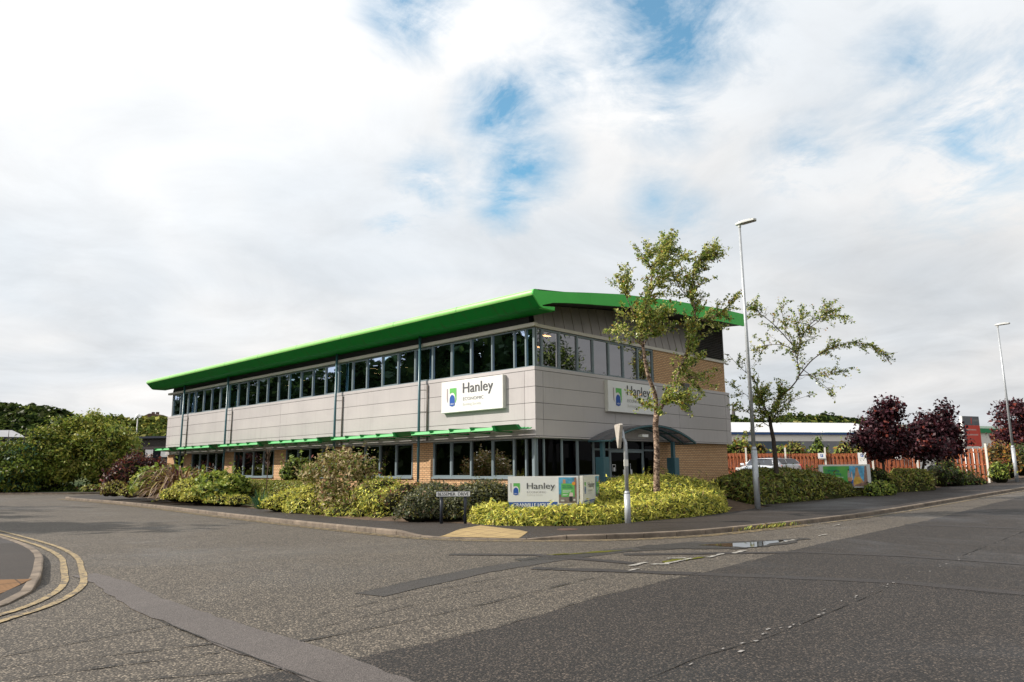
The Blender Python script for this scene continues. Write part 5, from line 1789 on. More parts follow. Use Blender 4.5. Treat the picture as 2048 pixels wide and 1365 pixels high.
def poly_dist(pts, poly):
    best = np.full(len(pts), 1e9)
    for a, b in zip(poly, poly[1:] + poly[:1]):
        a, b = np.array(a), np.array(b); ab = b - a
        f = np.clip(((pts - a) @ ab) / (ab @ ab), 0, 1)
        best = np.minimum(best, np.linalg.norm(pts - a - f[:, None] * ab, axis=1))
    return best


def hedge(name, label, poly, top, bottom, size, mats, weights, density=260, edge=.4, aspect=.3, jit=.75, amp=.07, seed=3, core='twig_core_green', cat='hedge', group=None, side=True, up=.8, droop=0.0, lift=.07):
    """ground-hugging hedge over a polygon: top(x,y) is its height field, rounded off over 'edge' metres"""
    rng = np.random.default_rng(seed)
    pa = np.array(poly)
    mn, mx = pa.min(0), pa.max(0)
    A = (mx - mn).prod()
    n = int(A * density * 1.25)
    xy = rng.uniform(mn, mx, (n, 2))
    xy = xy[poly_inside(xy, poly)]

    def h(xy):
        d = poly_dist(xy, poly)
        z0 = np.array([bottom(x, y) for x, y in xy]); z1 = np.array([top(x, y) for x, y in xy])
        z1 = z1 + lump(np.concatenate([xy * 1.1, np.zeros((len(xy), 1))], 1), seed, amp)
        k = np.sqrt(np.clip(1 - (1 - np.clip(d / edge, 0, 1)) ** 2, 0, 1))
        return z0, z0 + (z1 - z0) * k, d
    z0, z, d = h(xy)
    eps = .05
    _, zx, _ = h(xy + [eps, 0]); _, zy, _ = h(xy + [0, eps])
    N = np.stack([-(zx - z) / eps, -(zy - z) / eps, np.ones(len(z))], 1)
    N = np.clip(N, -4, 4)
    P = np.stack([xy[:, 0], xy[:, 1], z + rng.uniform(-lift, lift * .8, len(z))], 1)
    # the steep rim: leaves spread over its height
    per = sum(math.hypot(b[0] - a[0], b[1] - a[1]) for a, b in zip(poly, poly[1:] + poly[:1]))
    rim = []
    rn = []
    for a, b in zip(poly, poly[1:] + poly[:1]):
        L = math.hypot(b[0] - a[0], b[1] - a[1]); k = int(L * density * .75)
        if k < 1: continue
        f = rng.uniform(0, 1, k); u = rng.uniform(0, 1, k)
        dd = np.array([b[0] - a[0], b[1] - a[1]]) / L; nn = np.array([dd[1], -dd[0]])
        ctr = pa.mean(0)
        if ((np.array(a) + np.array(b)) / 2 - ctr) @ nn < 0: nn = -nn
        q = np.array(a) + f[:, None] * (np.array(b) - np.array(a)) - nn * (edge * (1 - np.sqrt(np.clip(1 - u ** 2, 0, 1))) + rng.uniform(-.05, .06, k))[:, None]
        zb_ = np.array([bottom(x, y) for x, y in q]); zt_ = np.array([top(x, y) for x, y in q]) + lump(np.concatenate([q * 1.1, np.zeros((k, 1))], 1), seed, amp)
        rim.append(np.concatenate([q, (zb_ + (zt_ - zb_) * u)[:, None]], 1)); rn.append(np.tile(np.array([nn[0], nn[1], .3]), (k, 1)))
    P = np.concatenate([P] + rim); N = np.concatenate([N] + rn)
    N = unit(unit(N) + np.array([0, 0, up * .5]))
    P, N = shoots(P, N, size * .55, rng, .003)
    co, q = leaf_arrays(P, N, size, aspect, jit, rng, droop)
    # a few shoots standing proud of the clipped surface
    COs, Qs, IDs = [co], [q], [pick(weights, len(P), rng)]
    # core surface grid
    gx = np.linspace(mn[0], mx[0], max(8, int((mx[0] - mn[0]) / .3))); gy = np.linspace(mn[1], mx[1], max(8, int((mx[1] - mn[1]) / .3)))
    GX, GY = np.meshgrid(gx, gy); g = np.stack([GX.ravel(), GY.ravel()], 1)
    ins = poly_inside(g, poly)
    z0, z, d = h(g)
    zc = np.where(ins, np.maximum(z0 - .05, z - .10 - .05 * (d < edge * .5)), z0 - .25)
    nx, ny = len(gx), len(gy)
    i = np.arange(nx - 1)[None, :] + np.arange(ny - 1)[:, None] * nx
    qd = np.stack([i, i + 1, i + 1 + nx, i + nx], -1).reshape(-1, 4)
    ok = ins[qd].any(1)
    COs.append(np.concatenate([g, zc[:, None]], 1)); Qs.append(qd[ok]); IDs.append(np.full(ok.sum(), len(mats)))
    return assemble(name, COs, Qs, IDs, list(mats) + [core], label, cat, group)


def strap_plant(name, label, c, n, length, width, mats, weights, seed, spread=1.0, stiff=.5, cat='shrub', base_r=.2):
    """a clump of long sword leaves arching out of the middle"""
    rng = random.Random(seed)
    mb = MB()
    for k in range(n):
        mb.mat(rng.choices(mats, weights)[0])
        az = rng.uniform(0, 2 * math.pi); el = rng.uniform(.25, 1.45) if stiff > .6 else rng.uniform(.45, 1.4)
        L = length * rng.uniform(.6, 1.1)
        d = Vector((math.cos(az), math.sin(az), 0)); s = Vector((-d.y, d.x, 0))
        p = Vector(c) + d * base_r * rng.random()
        v = (d * math.cos(el) * spread + bez(math.sin(el))).normalized()
        pts = []
        for i in range(7):
            pts.append(p.copy()); p = p + v * (L / 6); v = (v + bez(-(1 - stiff) * .42 * (i + 1) / 4)).normalized()
            if p.z < c[2] - .05: break
        m_ = len(pts)
        ws = [width * (.7 + .6 * min(1, i / 2)) * (1 - (i / max(1, m_ - 1)) ** 2 * .9) / 2 for i in range(m_)]
        for i in range(m_ - 1):
            a, b = pts[i], pts[i + 1]
            mid0, mid1 = a - bez(ws[i] * .4), b - bez(ws[i + 1] * .4)
            mb.face([a - s * ws[i], mid0, mid1, b - s * ws[i + 1]]); mb.face([mid0, a + s * ws[i], b + s * ws[i + 1], mid1])
    o = mb.build(name, recalc=False)
    return tag(o, label, cat)


# ------------------------------------------------------------------ hedges and shrubs in front
bedz = lambda x, y: bed_z(x, y) - .05
HP = [(14.25, 15.2), (14.05, 14.2), (14.75, 13.05), (15.85, 12.25), (18.0, 12.1), (20.6, 11.98), (22.6, 12.2), (24.2, 12.9), (24.75, 14.0), (24.0, 15.2), (21.5, 15.7), (19.6, 15.6), (18.6, 15.2), (17.4, 15.0), (16.2, 15.9), (15.2, 16.4), (14.6, 16.0)]


def front_top(x, y):
    d = min(y - lerp_path(BACK_F, x, 0), 6)
    low = .31
    rise = smooth((d - .3) / 2.2)
    right = smooth((x - 17.5) / 4.0)
    return .10 + low + right * (.28 + .50 * rise) + .03 * rise


hedge('low_hedge', 'bright yellow-green low hedge wrapping the corner below the society boards', HP, front_top, lambda x, y: path_z(x, y) - .03, .17, ['lf_yellow', 'lf_lime', 'lf_mid', 'lf_straw', 'lf_brown', 'lf_deep'], [5.2, 3.4, 2.2, .7, .4, 1.2], density=520, edge=.32, seed=21, aspect=.20, amp=.06, lift=.14, jit=.75, up=1.3)

H2 = [(26.8, 13.0), (29.2, 12.55), (33.4, 12.15), (36.6, 12.0), (37.0, 12.6), (36.5, 13.6), (35.0, 14.2), (33.4, 15.0), (31.8, 15.8), (29.4, 16.2), (27.4, 15.6)]


def second_top(x, y):
    d = y - lerp_path(BACK_F, x, 0)
    return gz(x) + .80 + .20 * smooth(d / 2.2) + .30 * smooth((x - 28.6) / 2.4) - .36 * smooth((x - 32.2) / 2.2)


hedge('hedge', 'dark olive hedge beyond the entrance path, around the lamp post foot', H2, second_top, lambda x, y: gz(x) + .06,   .19, ['lf_olive', 'lf_mid', 'lf_olive_dark', 'lf_brown', 'lf_lime'], [4, 2.4, 2.6, .8, 1.0], density=330, edge=.5, seed=22, aspect=.28, amp=.06, lift=.08)


def E(px, py, D, rx, ry, rz):
    """ellipsoid about a photo point: centre there, radii across, along the view, up"""
    c = at(px, py, D)
    return ((c.x, c.y, c.z), (rx, ry, rz))


zb_l = lambda x, y: bed_masked(x, y) if x < 27 else gz(x)
mpp = lambda D: D / FPX


def S(name, label, spots, size, mats, weights, **kw):
    """spots: (px centre, py top, py bottom, half width px, D)"""
    ells = []
    for (px, y0, y1, hw, D) in spots:
        c = at(px, (y0 + y1) / 2, D); k = mpp(D)
        rz = (y1 - y0) / 2 * k; rx = hw * k
        ells.append(((c.x, c.y, c.z - rz * .15), (rx, rx * .9, rz * 1.12)))
    return shrub(name, label, ells, size, mats, weights, **kw)


S('grey_shrub', 'rounded grey-green shrub just behind the street nameplate', [(866, 972, 1046, 58, 22.3), (836, 985, 1046, 42, 21.8), (905, 985, 1046, 40, 22.0), (880, 966, 1020, 52, 22.9)], .075, ['lf_grey', 'lf_grey_dark', 'lf_olive', 'lf_tan', 'lf_deep'], [4, 3, 1.5, .5, 1.5], density=1000, seed=31, aspect=.45, fuzz=.13, amp=.16, core_k=.74)
S('grey_shrub', 'grey-green shrub touching the left edge of the white board', [(968, 962, 1022, 50, 23.2), (930, 968, 1024, 40, 23.2), (1000, 966, 1020, 34, 23.4)], .08, ['lf_grey', 'lf_grey_dark', 'lf_olive', 'lf_deep'], [4, 4, 2, 1], density=800, seed=32, aspect=.45, fuzz=.14, amp=.16, core_k=.74)
S('spreading_shrub', 'yellow-green shrub sprawling to the pavement left of the big photinia', [(600, 975, 1024, 58, 28.2), (560, 992, 1022, 36, 27.6), (648, 968, 1032, 60, 27.4), (690, 985, 1036, 50, 26.4), (625, 990, 1030, 55, 27.0)], .10, ['lf_yellow', 'lf_lime', 'lf_mid', 'lf_straw'], [3.4, 4, 2, .5], density=420, seed=33, aspect=.35, fuzz=.10)
S('photinia', 'big open shrub with pink and green leaves rising in front of the downpipe', [(672, 905, 965, 58, 27.0), (640, 925, 975, 42, 27.0), (708, 915, 980, 46, 26.6), (680, 950, 1012, 48, 26.4), (690, 980, 1028, 46, 26.0), (725, 960, 1015, 34, 26.2)], .14, ['lf_pinkgreen', 'lf_olive', 'lf_mid', 'lf_brown', 'lf_red', 'lf_deep'], [4.5, 3, 1.6, .8, .3, 1.0], density=300, seed=34, aspect=.38, fuzz=.28, core=None, amp=.2, jit=1.0)
S('mixed_shrub', 'yellow-green shrub between the photinia and the grey shrub', [(762, 956, 1012, 48, 25.8), (735, 970, 1016, 36, 26), (796, 968, 1014, 42, 25.0), (770, 985, 1022, 56, 24.6)], .10, ['lf_lime', 'lf_yellow', 'lf_mid', 'lf_olive', 'lf_brown'], [3, 2, 3, 2, .6], density=420, seed=35, aspect=.36, fuzz=.12)
S('rusty_shrub', 'low reddish shrub under the windows beside the brick pier', [(826, 968, 1000, 40, 25.4), (862, 968, 992, 30, 25.4), (800, 985, 1020, 40, 24.4), (840, 985, 1012, 30, 24.2)], .10, ['lf_brown', 'lf_red', 'lf_olive', 'lf_lime', 'lf_deep'], [2, 1.4, 2, 2, 2], density=330, seed=36, aspect=.36, fuzz=.16)
S('round_shrub', 'green leafy shrub in front of the brick pier, left of the photinia', [(594, 916, 962, 26, 32.5), (578, 928, 964, 18, 32.3), (612, 926, 964, 18, 32.3)], .15, ['lf_fresh', 'lf_mid', 'lf_deep', 'lf_olive'], [1.5, 3, 2, 2], density=230, seed=37, aspect=.42, fuzz=.12)
S('leafy_shrub', 'yellow-green broad-leaved shrub in the middle of the long bed', [(440, 940, 985, 34, 34.2), (408, 950, 985, 26, 34.4), (470, 950, 1000, 30, 33.4), (440, 965, 1004, 42, 33.0)], .19, ['lf_fresh', 'lf_lime', 'lf_mid', 'lf_deep'], [4, 2.6, 2, 1.4], density=190, seed=38, aspect=.6, fuzz=.14)
S('spreading_shrub', 'golden low shrub sloping down between the brown flax and the broad-leaved shrub', [(385, 955, 1002, 42, 34.4), (350, 975, 1002, 30, 34.2), (410, 972, 1006, 44, 33.4), (440, 985, 1010, 32, 32.6)], .11, ['lf_yellow', 'lf_lime', 'lf_straw', 'lf_mid'], [3, 3, 1, 2], density=330, seed=39, aspect=.35, fuzz=.10)
S('leafy_shrub', 'bright green glossy shrub left of the brown flax', [(296, 936, 985, 26, 39.0), (280, 948, 990, 20, 38.6), (318, 935, 985, 24, 39.6), (292, 962, 994, 28, 37.8), (345, 932, 965, 24, 40.5), (375, 936, 965, 18, 40.5)], .20, ['lf_fresh', 'lf_lime', 'lf_mid', 'lf_deep'], [4, 2.6, 2.2, 1.4], density=170, seed=40, aspect=.6, fuzz=.12)
S('purple_shrub', 'dark red-purple shrub at the far end of the long bed', [(266, 908, 965, 36, 42.0), (298, 912, 965, 32, 43.0), (238, 932, 985, 30, 41.0), (315, 925, 965, 22, 45.0), (228, 962, 990, 18, 40.8)], .17, ['lf_wine', 'lf_red', 'lf_brown', 'lf_plum', 'lf_mauve'], [2.4, 1.8, 2.6, 1.2, 2.4], density=170, seed=41, aspect=.5, fuzz=.22, jit=.9)
S('low_shrub', 'small mixed green and bronze shrub at the kerb end below the purple one', [(232, 962, 992, 26, 40.0), (262, 972, 996, 22, 38.6), (215, 975, 992, 12, 40.5)], .12, ['lf_lime', 'lf_olive', 'lf_brown', 'lf_straw', 'lf_wine'], [3, 2, 2, 1, 1], density=260, seed=42, aspect=.4, fuzz=.16)
S('ground_cover_shrub', 'low yellow-green ground cover along the pavement edge before the photinia', [(690, 1012, 1042, 44, 25.4), (735, 1012, 1042, 40, 24.6), (770, 1016, 1046, 34, 24.0), (650, 1008, 1038, 36, 26.2), (800, 1005, 1040, 30, 24.2)], .10, ['lf_lime', 'lf_yellow', 'lf_olive', 'lf_mid', 'lf_brown'], [3, 2, 2, 2, .6], density=330, seed=45, aspect=.34, fuzz=.18)
S('ground_cover_shrub', 'low golden ground cover beside the yucca', [(478, 990, 1012, 26, 31.6), (455, 990, 1010, 26, 32.2)], .10, ['lf_yellow', 'lf_lime', 'lf_straw', 'lf_mid'], [3, 3, 1, 2], density=330, seed=46, aspect=.34, fuzz=.18)
S('berberis', 'small reddish-green shrub between the yellow-green shrub and the grey shrub', [(815, 965, 1020, 30, 24.0), (790, 978, 1026, 28, 23.9)], .09, ['lf_olive', 'lf_red', 'lf_brown', 'lf_lime', 'lf_deep'], [3, 1, 1.5, 2, 1], density=330, seed=47, aspect=.36, fuzz=.22)
# clipped hedge under the windows
CH = [at(475, 988, 35.4), at(478, 978, 37.2), at(632, 975, 29.8), at(628, 990, 28.6)]
CHP = [(p.x, p.y) for p in CH]
hedge('clipped_hedge', 'clipped green box-shaped hedge below the ground floor windows', CHP, lambda x, y: at(545, 962.5, 32.5).z + .0, lambda x, y: .35, .09, ['lf_olive', 'lf_mid', 'lf_lime', 'lf_straw'], [3, 3, 1.5, .8], density=520, edge=.12, seed=43, aspect=.4, amp=.02, lift=.05)
c = at(522, 1003, 30.2)
strap_plant('yucca', 'spiky blue-green yucca at the edge of the bed', (c.x, c.y, bed_z(c.x, c.y)), 80, .85, .055, ['lf_blue_green', 'lf_mid', 'lf_grey'], [4, 2, 1], 5, stiff=.8)
c = at(357, 985, 36.6)
strap_plant('flax', 'brown drooping flax clump with long strap leaves', (c.x, c.y, bed_z(c.x, c.y) + .25), 320, 2.5, .11, ['lf_tan', 'lf_brown', 'lf_mauve', 'lf_straw'], [3, 3, 1.5, 1.5], 6, stiff=-.75, base_r=.6)
# bare young tree
c = at(533, 968, 32.0); z0 = c.z - .3
mb = MB().mat('twig_brown')
mb.tube([(c.x, c.y, z0 - .4), (c.x + .02, c.y, z0 + .9), (c.x, c.y + .03, z0 + 1.75)], [.025, .02, .008], 6)
rr = random.Random(4)
for k in range(16):
    zz = z0 + rr.uniform(.75, 1.6); az = rr.uniform(0, 6.28); L_ = rr.uniform(.25, .6)
    d = Vector((math.cos(az) * .45, math.sin(az) * .45, .9)) * L_
    q = Vector((c.x, c.y, zz)); mb.tube([q, q + d * .5 + Vector((0, 0, -.02)), q + d], [.009, .006, .003], 4)
tag(mb.build('sapling'), 'bare brown sapling standing in front of the clipped hedge', 'sapling')

# plants of the right hand bed
S('leafy_shrub', 'small bright green shrub at the right foot of the advertising board', [(1762, 962, 996, 22, 33.4), (1778, 968, 992, 14, 33.8), (1745, 966, 996, 16, 33.0)], .14, ['lf_fresh', 'lf_mid', 'lf_lime', 'lf_deep'], [3, 3, 1.5, 1.5], density=240, seed=51, aspect=.45, fuzz=.10)
c3 = at(1822, 968, 36.0)
CP = [(p.x, p.y) for p in (at(1782, 980, 35.4), at(1866, 980, 36.6), at(1868, 975, 40.0), at(1778, 975, 39.2))]
hedge('clipped_hedge', 'clipped hedge with flat golden top in front of the purple trees', CP, lambda x, y: gz(x) + 1.02 + .16 * smooth((y - 11) / 3), lambda x, y: gz(x) + .08, .12, ['lf_straw', 'lf_olive', 'lf_mid', 'lf_olive_dark', 'lf_lime'], [1.6, 3, 2, 2, 1], density=300, edge=.35, seed=52, aspect=.4, amp=.06, lift=.05)
S('dark_hedge', 'dark green hedge immediately right of the advertising board', [(1760, 936, 985, 22, 36.4), (1742, 938, 985, 14, 36.6)], .12, ['lf_deep', 'lf_olive_dark', 'lf_mid'], [3, 3, 1], density=260, seed=53, aspect=.45, fuzz=.06)
S('dark_shrub', 'dark spreading shrub in front of the short fence', [(1905, 935, 975, 26, 41.5), (1880, 930, 975, 24, 41.0), (1935, 945, 978, 26, 42.4), (1958, 955, 976, 18, 43.0), (1890, 915, 950, 22, 43.0)], .16, ['lf_deep', 'lf_olive_dark', 'lf_brown', 'lf_mid', 'lf_wine'], [3, 3, 1, 1, .5], density=150, seed=54, aspect=.42, fuzz=.2)
S('orange_shrub', 'orange autumn shrub behind the white end post of the short fence', [(2000, 885, 950, 28, 46.5), (1982, 895, 940, 20, 47.0), (2018, 895, 955, 22, 46.0)], .17, ['lf_orange', 'lf_brown', 'lf_red', 'lf_olive', 'lf_straw'], [3, 3, 1.0, 1.2, 1], density=150, seed=55, aspect=.35, fuzz=.22, jit=.9)
S('green_shrub', 'small fresh green bush at the white end post of the short fence', [(1998, 922, 966, 15, 44.2), (1988, 930, 962, 12, 44.0), (2006, 932, 965, 12, 44.0)], .15, ['lf_fresh', 'lf_mid', 'lf_lime', 'lf_deep'], [2, 3, 1.5, 1.5], density=190, seed=56, aspect=.42, fuzz=.16)
S('dark_shrub', 'dark green shrub mass behind the distant lamp post at the right edge', [(2045, 885, 950, 40, 50), (2080, 890, 955, 40, 50), (2020, 905, 950, 24, 51)], .2, ['lf_deep', 'lf_olive_dark', 'lf_mid', 'lf_brown'], [3, 3, 1, 1], density=110, seed=57, aspect=.4, fuzz=.16)
# bushes between fence and warehouse
S('scrub', 'green and rusty scrub peeping over the fence before the blue warehouse', [(1480, 880, 925, 26, 56), (1520, 886, 925, 16, 56), (1586, 886, 925, 24, 56), (1560, 890, 925, 18, 56), (1455, 884, 925, 20, 56), (1690, 886, 925, 26, 56), (1640, 892, 925, 20, 56), (1720, 888, 925, 16, 56)], .26, ['lf_olive', 'lf_mid', 'lf_orange', 'lf_lime', 'lf_brown'], [3, 3, 1, 1.5, 1.2], density=55, seed=58, aspect=.5, fuzz=.22)
S('conifer', 'small dark green conical bush above the fence before the grey warehouse bay', [(1636, 876, 930, 13, 55), (1636, 890, 930, 19, 55)], .22, ['lf_mid', 'lf_deep', 'lf_fresh'], [3, 2, 1], density=90, seed=59, aspect=.45, fuzz=.18)

# low planting on the far side of the side road
S('low_shrub', 'pale green low shrub at the far kerb on the left edge', [(38, 958, 988, 28, 58), (60, 962, 986, 20, 58.5), (10, 964, 990, 24, 57.5)], .2, ['lf_blue_green', 'lf_fresh', 'lf_mid', 'lf_lime'], [2, 2, 2, 1], density=100, seed=61, aspect=.45, fuzz=.14)
S('low_shrub', 'small olive shrub at the far kerb just before the red-purple shrub', [(185, 968, 990, 22, 58.0), (205, 970, 988, 14, 58.5)], .2, ['lf_olive', 'lf_lime', 'lf_mid', 'lf_brown'], [2, 2, 2, 1], density=100, seed=62, aspect=.45, fuzz=.14)
S('ground_cover_bush', 'dark ground cover under the trees along the far verge', [(100, 972, 990, 30, 60), (150, 972, 990, 34, 60), (125, 970, 988, 30, 61)], .2, ['lf_deep', 'lf_mid', 'lf_far_dark'], [3, 2, 2], density=90, seed=63, aspect=.45, fuzz=.14)

# kerbside weeds
mb = MB()
rr = random.Random(9)
for k in range(150):
    mb.mat(rr.choice(['lf_lime', 'lf_straw', 'lf_olive', 'lf_mid']))
    x_ = rr.gauss(19.0, .75); y_ = lerp_path([(16, 9.3), (18, 9.02), (20.4, 8.75), (23.8, 8.55)], x_, 0) - rr.uniform(.0, .10)
    p = Vector((x_, y_, gz(x_) + .005)); az = rr.uniform(0, 6.28); d = Vector((math.cos(az), math.sin(az), 0)); s = Vector((-d.y, d.x, 0)); L_ = rr.uniform(.04, .16)
    mb.face([p - s * .008, p + s * .008, p + d * L_ * .5 + s * .006 + bez(L_ * .7), p + d * L_ * .9 + bez(L_ * .8)])
o = mb.build('kerb_weeds', recalc=False); o['kind'] = 'stuff'; o['label'] = 'weeds growing in the channel along the kerb'

# ------------------------------------------------------------------ trees


def tree_root(name, base, label, cat='tree', group=None): return thing(name, base, label, cat, group)


def crown_tree(name, label, base, height, ells, size, mats, weights, seed, clusters=150, per=55, crad=.35, trunk_r=.12, bark='bark_dark', aspect=.5, jit=1.0, branch=True, trunk_top=None, group=None, trunks=1, inner=.35):
    """a trunk, limbs reaching to leaf clusters, and clusters spread through a union of ellipsoids"""
    rng = np.random.default_rng(seed)
    t_ = tree_root(name, base, label, group=group)
    base = Vector(base)
    vols = np.array([r[0] * r[1] * r[2] for c, r in ells]); vols = vols ** .8 / (vols ** .8).sum()
    cc = []
    while len(cc) < clusters:
        k = rng.choice(len(ells), p=vols); c, r = ells[k]
        d = rng.normal(0, 1, 3); d /= np.linalg.norm(d)
        rad = (inner + (1 - inner) * rng.random() ** .6)
        p = np.array(c) + d * np.array(r) * rad * (1 + lump(d[None] * 1.2, seed + k, .16)[0])
        if p[2] > base.z + .3: cc.append(p)
    cc = np.array(cc)
    mb = MB().mat(bark)
    ctr = Vector(tuple(np.mean([c for c, r in ells], 0)))
    tt = trunk_top if trunk_top is not None else base.z + height * .45
    rr = random.Random(seed)
    stems = []
    for k in range(trunks):
        b = base + Vector((rr.uniform(-.5, .5), rr.uniform(-.5, .5), 0)) * (0 if trunks == 1 else 1.2)
        top = Vector((ctr.x + (b.x - base.x) * 2, ctr.y + (b.y - base.y) * 2, base.z + height * .8))
        mid = b.lerp(top, .5) + Vector((rr.uniform(-.1, .1), rr.uniform(-.1, .1), 0)) * height * .2
        pts = [b - bez(.15), b + bez(.05), b.lerp(mid, .5) + bez(.05), mid, mid.lerp(top, .5), top]
        mb.tube(pts, [trunk_r * 1.25, trunk_r, trunk_r * .85, trunk_r * .65, trunk_r * .4, trunk_r * .12], 9)
        stems.append(pts)
    if branch:
        for p in cc[::2]:
            p = Vector(p); pts = rr.choice(stems)
            f = min(.95, max(.15, (p.z - base.z - height * .12) / (height * .9)))
            i = min(len(pts) - 2, 1 + int(f * (len(pts) - 2))); q = pts[i].lerp(pts[i + 1], rr.random())
            if q.z > p.z + .2: q = pts[2]
            m_ = q.lerp(p, .5) + Vector((0, 0, .08 * (p - q).length))
            mb.tube([q, m_, p], [trunk_r * .22, trunk_r * .13, .008], 4, cap=False)
    mb.build('trunk', t_)
    n = clusters * per
    ci = np.repeat(np.arange(clusters), per)
    P = cc[ci] + rng.normal(0, crad * .55, (n, 3)) * np.array([1, 1, .75])
    N = unit(P - np.array(ctr)[None] * np.array([1, 1, 1]) + np.array([0, 0, 1.0]))
    co, q = leaf_arrays(P, N, size, aspect, jit, rng)
    # every cluster leans to its own mix of tones
    bias = rng.integers(0, len(mats), clusters)
    idx = np.where(rng.random(n) < .35, bias[ci], pick(weights, n, rng))
    assemble('crown', [co], [q], [idx], mats, None, None, None, t_)
    return t_


def ell_px(spots):
    out = []
    for (px, y0, y1, hw, D) in spots:
        c = at(px, (y0 + y1) / 2, D); k = mpp(D)
        out.append(((c.x, c.y, c.z), (hw * k, hw * k * .9, (y1 - y0) / 2 * k)))
    return out


# two purple maples, a third far right
b = at(1770, 958, 37.0)
crown_tree('purple_tree', 'dark purple-leaved tree with a straight bare trunk, left of the pair by the fence', (b.x, b.y, gz(b.x) + .4), 4.6,
           ell_px([(1770, 815, 880, 34, 37), (1742, 845, 915, 30, 37), (1792, 850, 915, 26, 37), (1765, 868, 918, 44, 37), (1778, 797, 840, 20, 37), (1724, 862, 895, 14, 37), (1802, 830, 860, 12, 37)]), .16, ['lf_plum', 'lf_wine', 'lf_mauve', 'lf_red'], [4.5, 4, 1.6, .15], 71, clusters=120, per=95, crad=.40, trunk_r=.075, aspect=.7, inner=.1)
b = at(1840, 958, 39.5)
crown_tree('purple_tree', 'dark purple-leaved tree, wider one next to the red sign', (b.x, b.y, gz(b.x) + .4), 4.6,
           ell_px([(1878, 822, 890, 28, 39.5), (1842, 835, 905, 28, 39.5), (1812, 855, 915, 26, 39.5), (1902, 852, 910, 22, 39.5), (1860, 868, 918, 52, 39.5), (1888, 810, 850, 16, 39.5), (1850, 826, 850, 12, 39.5), (1910, 846, 870, 10, 39.5)]), .16, ['lf_plum', 'lf_wine', 'lf_mauve', 'lf_red'], [4.5, 4, 1.6, .15], 72, clusters=150, per=95, crad=.42, trunk_r=.08, aspect=.7, inner=.1)
b = at(2055, 950, 60)
crown_tree('purple_tree', 'plum-red tree at the right edge behind the distant lamp post', (b.x, b.y, gz(b.x)), 6.5,
           ell_px([(2030, 800, 880, 34, 60), (2070, 795, 890, 40, 60), (2010, 850, 900, 24, 60), (2050, 860, 915, 50, 60)]), .25, ['lf_mauve', 'lf_wine', 'lf_plum', 'lf_red'], [4, 3, 2, 1], 73, clusters=170, per=50, crad=.55, trunk_r=.12, aspect=.6, inner=.5)

# big leafy trees across the side road
for (nm, lab, base_px, spots, sd, cl, per) in [
    ('broadleaf_tree', 'tall yellow-green tree, highest of the group across the side road', (185, 978, 61), [(190, 828, 920, 46, 61), (225, 850, 940, 42, 61), (150, 860, 945, 42, 61), (205, 900, 960, 60, 61), (185, 818, 860, 18, 61)], 81, 330, 60),
    ('broadleaf_tree', 'broad green tree in the middle of the group across the side road', (95, 980, 60), [(110, 845, 930, 40, 60), (70, 865, 950, 40, 60), (130, 885, 962, 44, 60), (90, 910, 970, 55, 60)], 82, 300, 60),
    ('broadleaf_tree', 'low dark-leaved tree at the left edge across the side road', (15, 980, 58), [(10, 885, 950, 40, 58), (45, 895, 960, 36, 58), (-20, 880, 950, 40, 58), (30, 925, 975, 55, 58)], 83, 260, 60),
    ('broadleaf_tree', 'green tree in front of the dark brick building, right of the group', (236, 975, 66), [(240, 845, 920, 28, 66), (252, 880, 935, 18, 66), (228, 895, 960, 32, 66), (238, 915, 965, 30, 66)], 84, 200, 60)]:
    b = at(*base_px)
    mats_ = ['lf_olive', 'lf_mid', 'lf_lime', 'lf_deep', 'lf_fresh'] if sd != 83 else ['lf_mid', 'lf_deep', 'lf_blue_green', 'lf_olive', 'lf_fresh']
    crown_tree(nm, lab, (b.x, b.y, .15), 6.0, ell_px(spots), .24, mats_, [1.2, 2.6, 3.2, 1.4, 2.6] if sd != 83 else [3, 2.6, 1.2, .6, 1.6], sd, clusters=int(cl * .8), per=int(per * 1.7), crad=.60, trunk_r=.11, aspect=.5, trunks=3, inner=.3, group='trees across the side road')


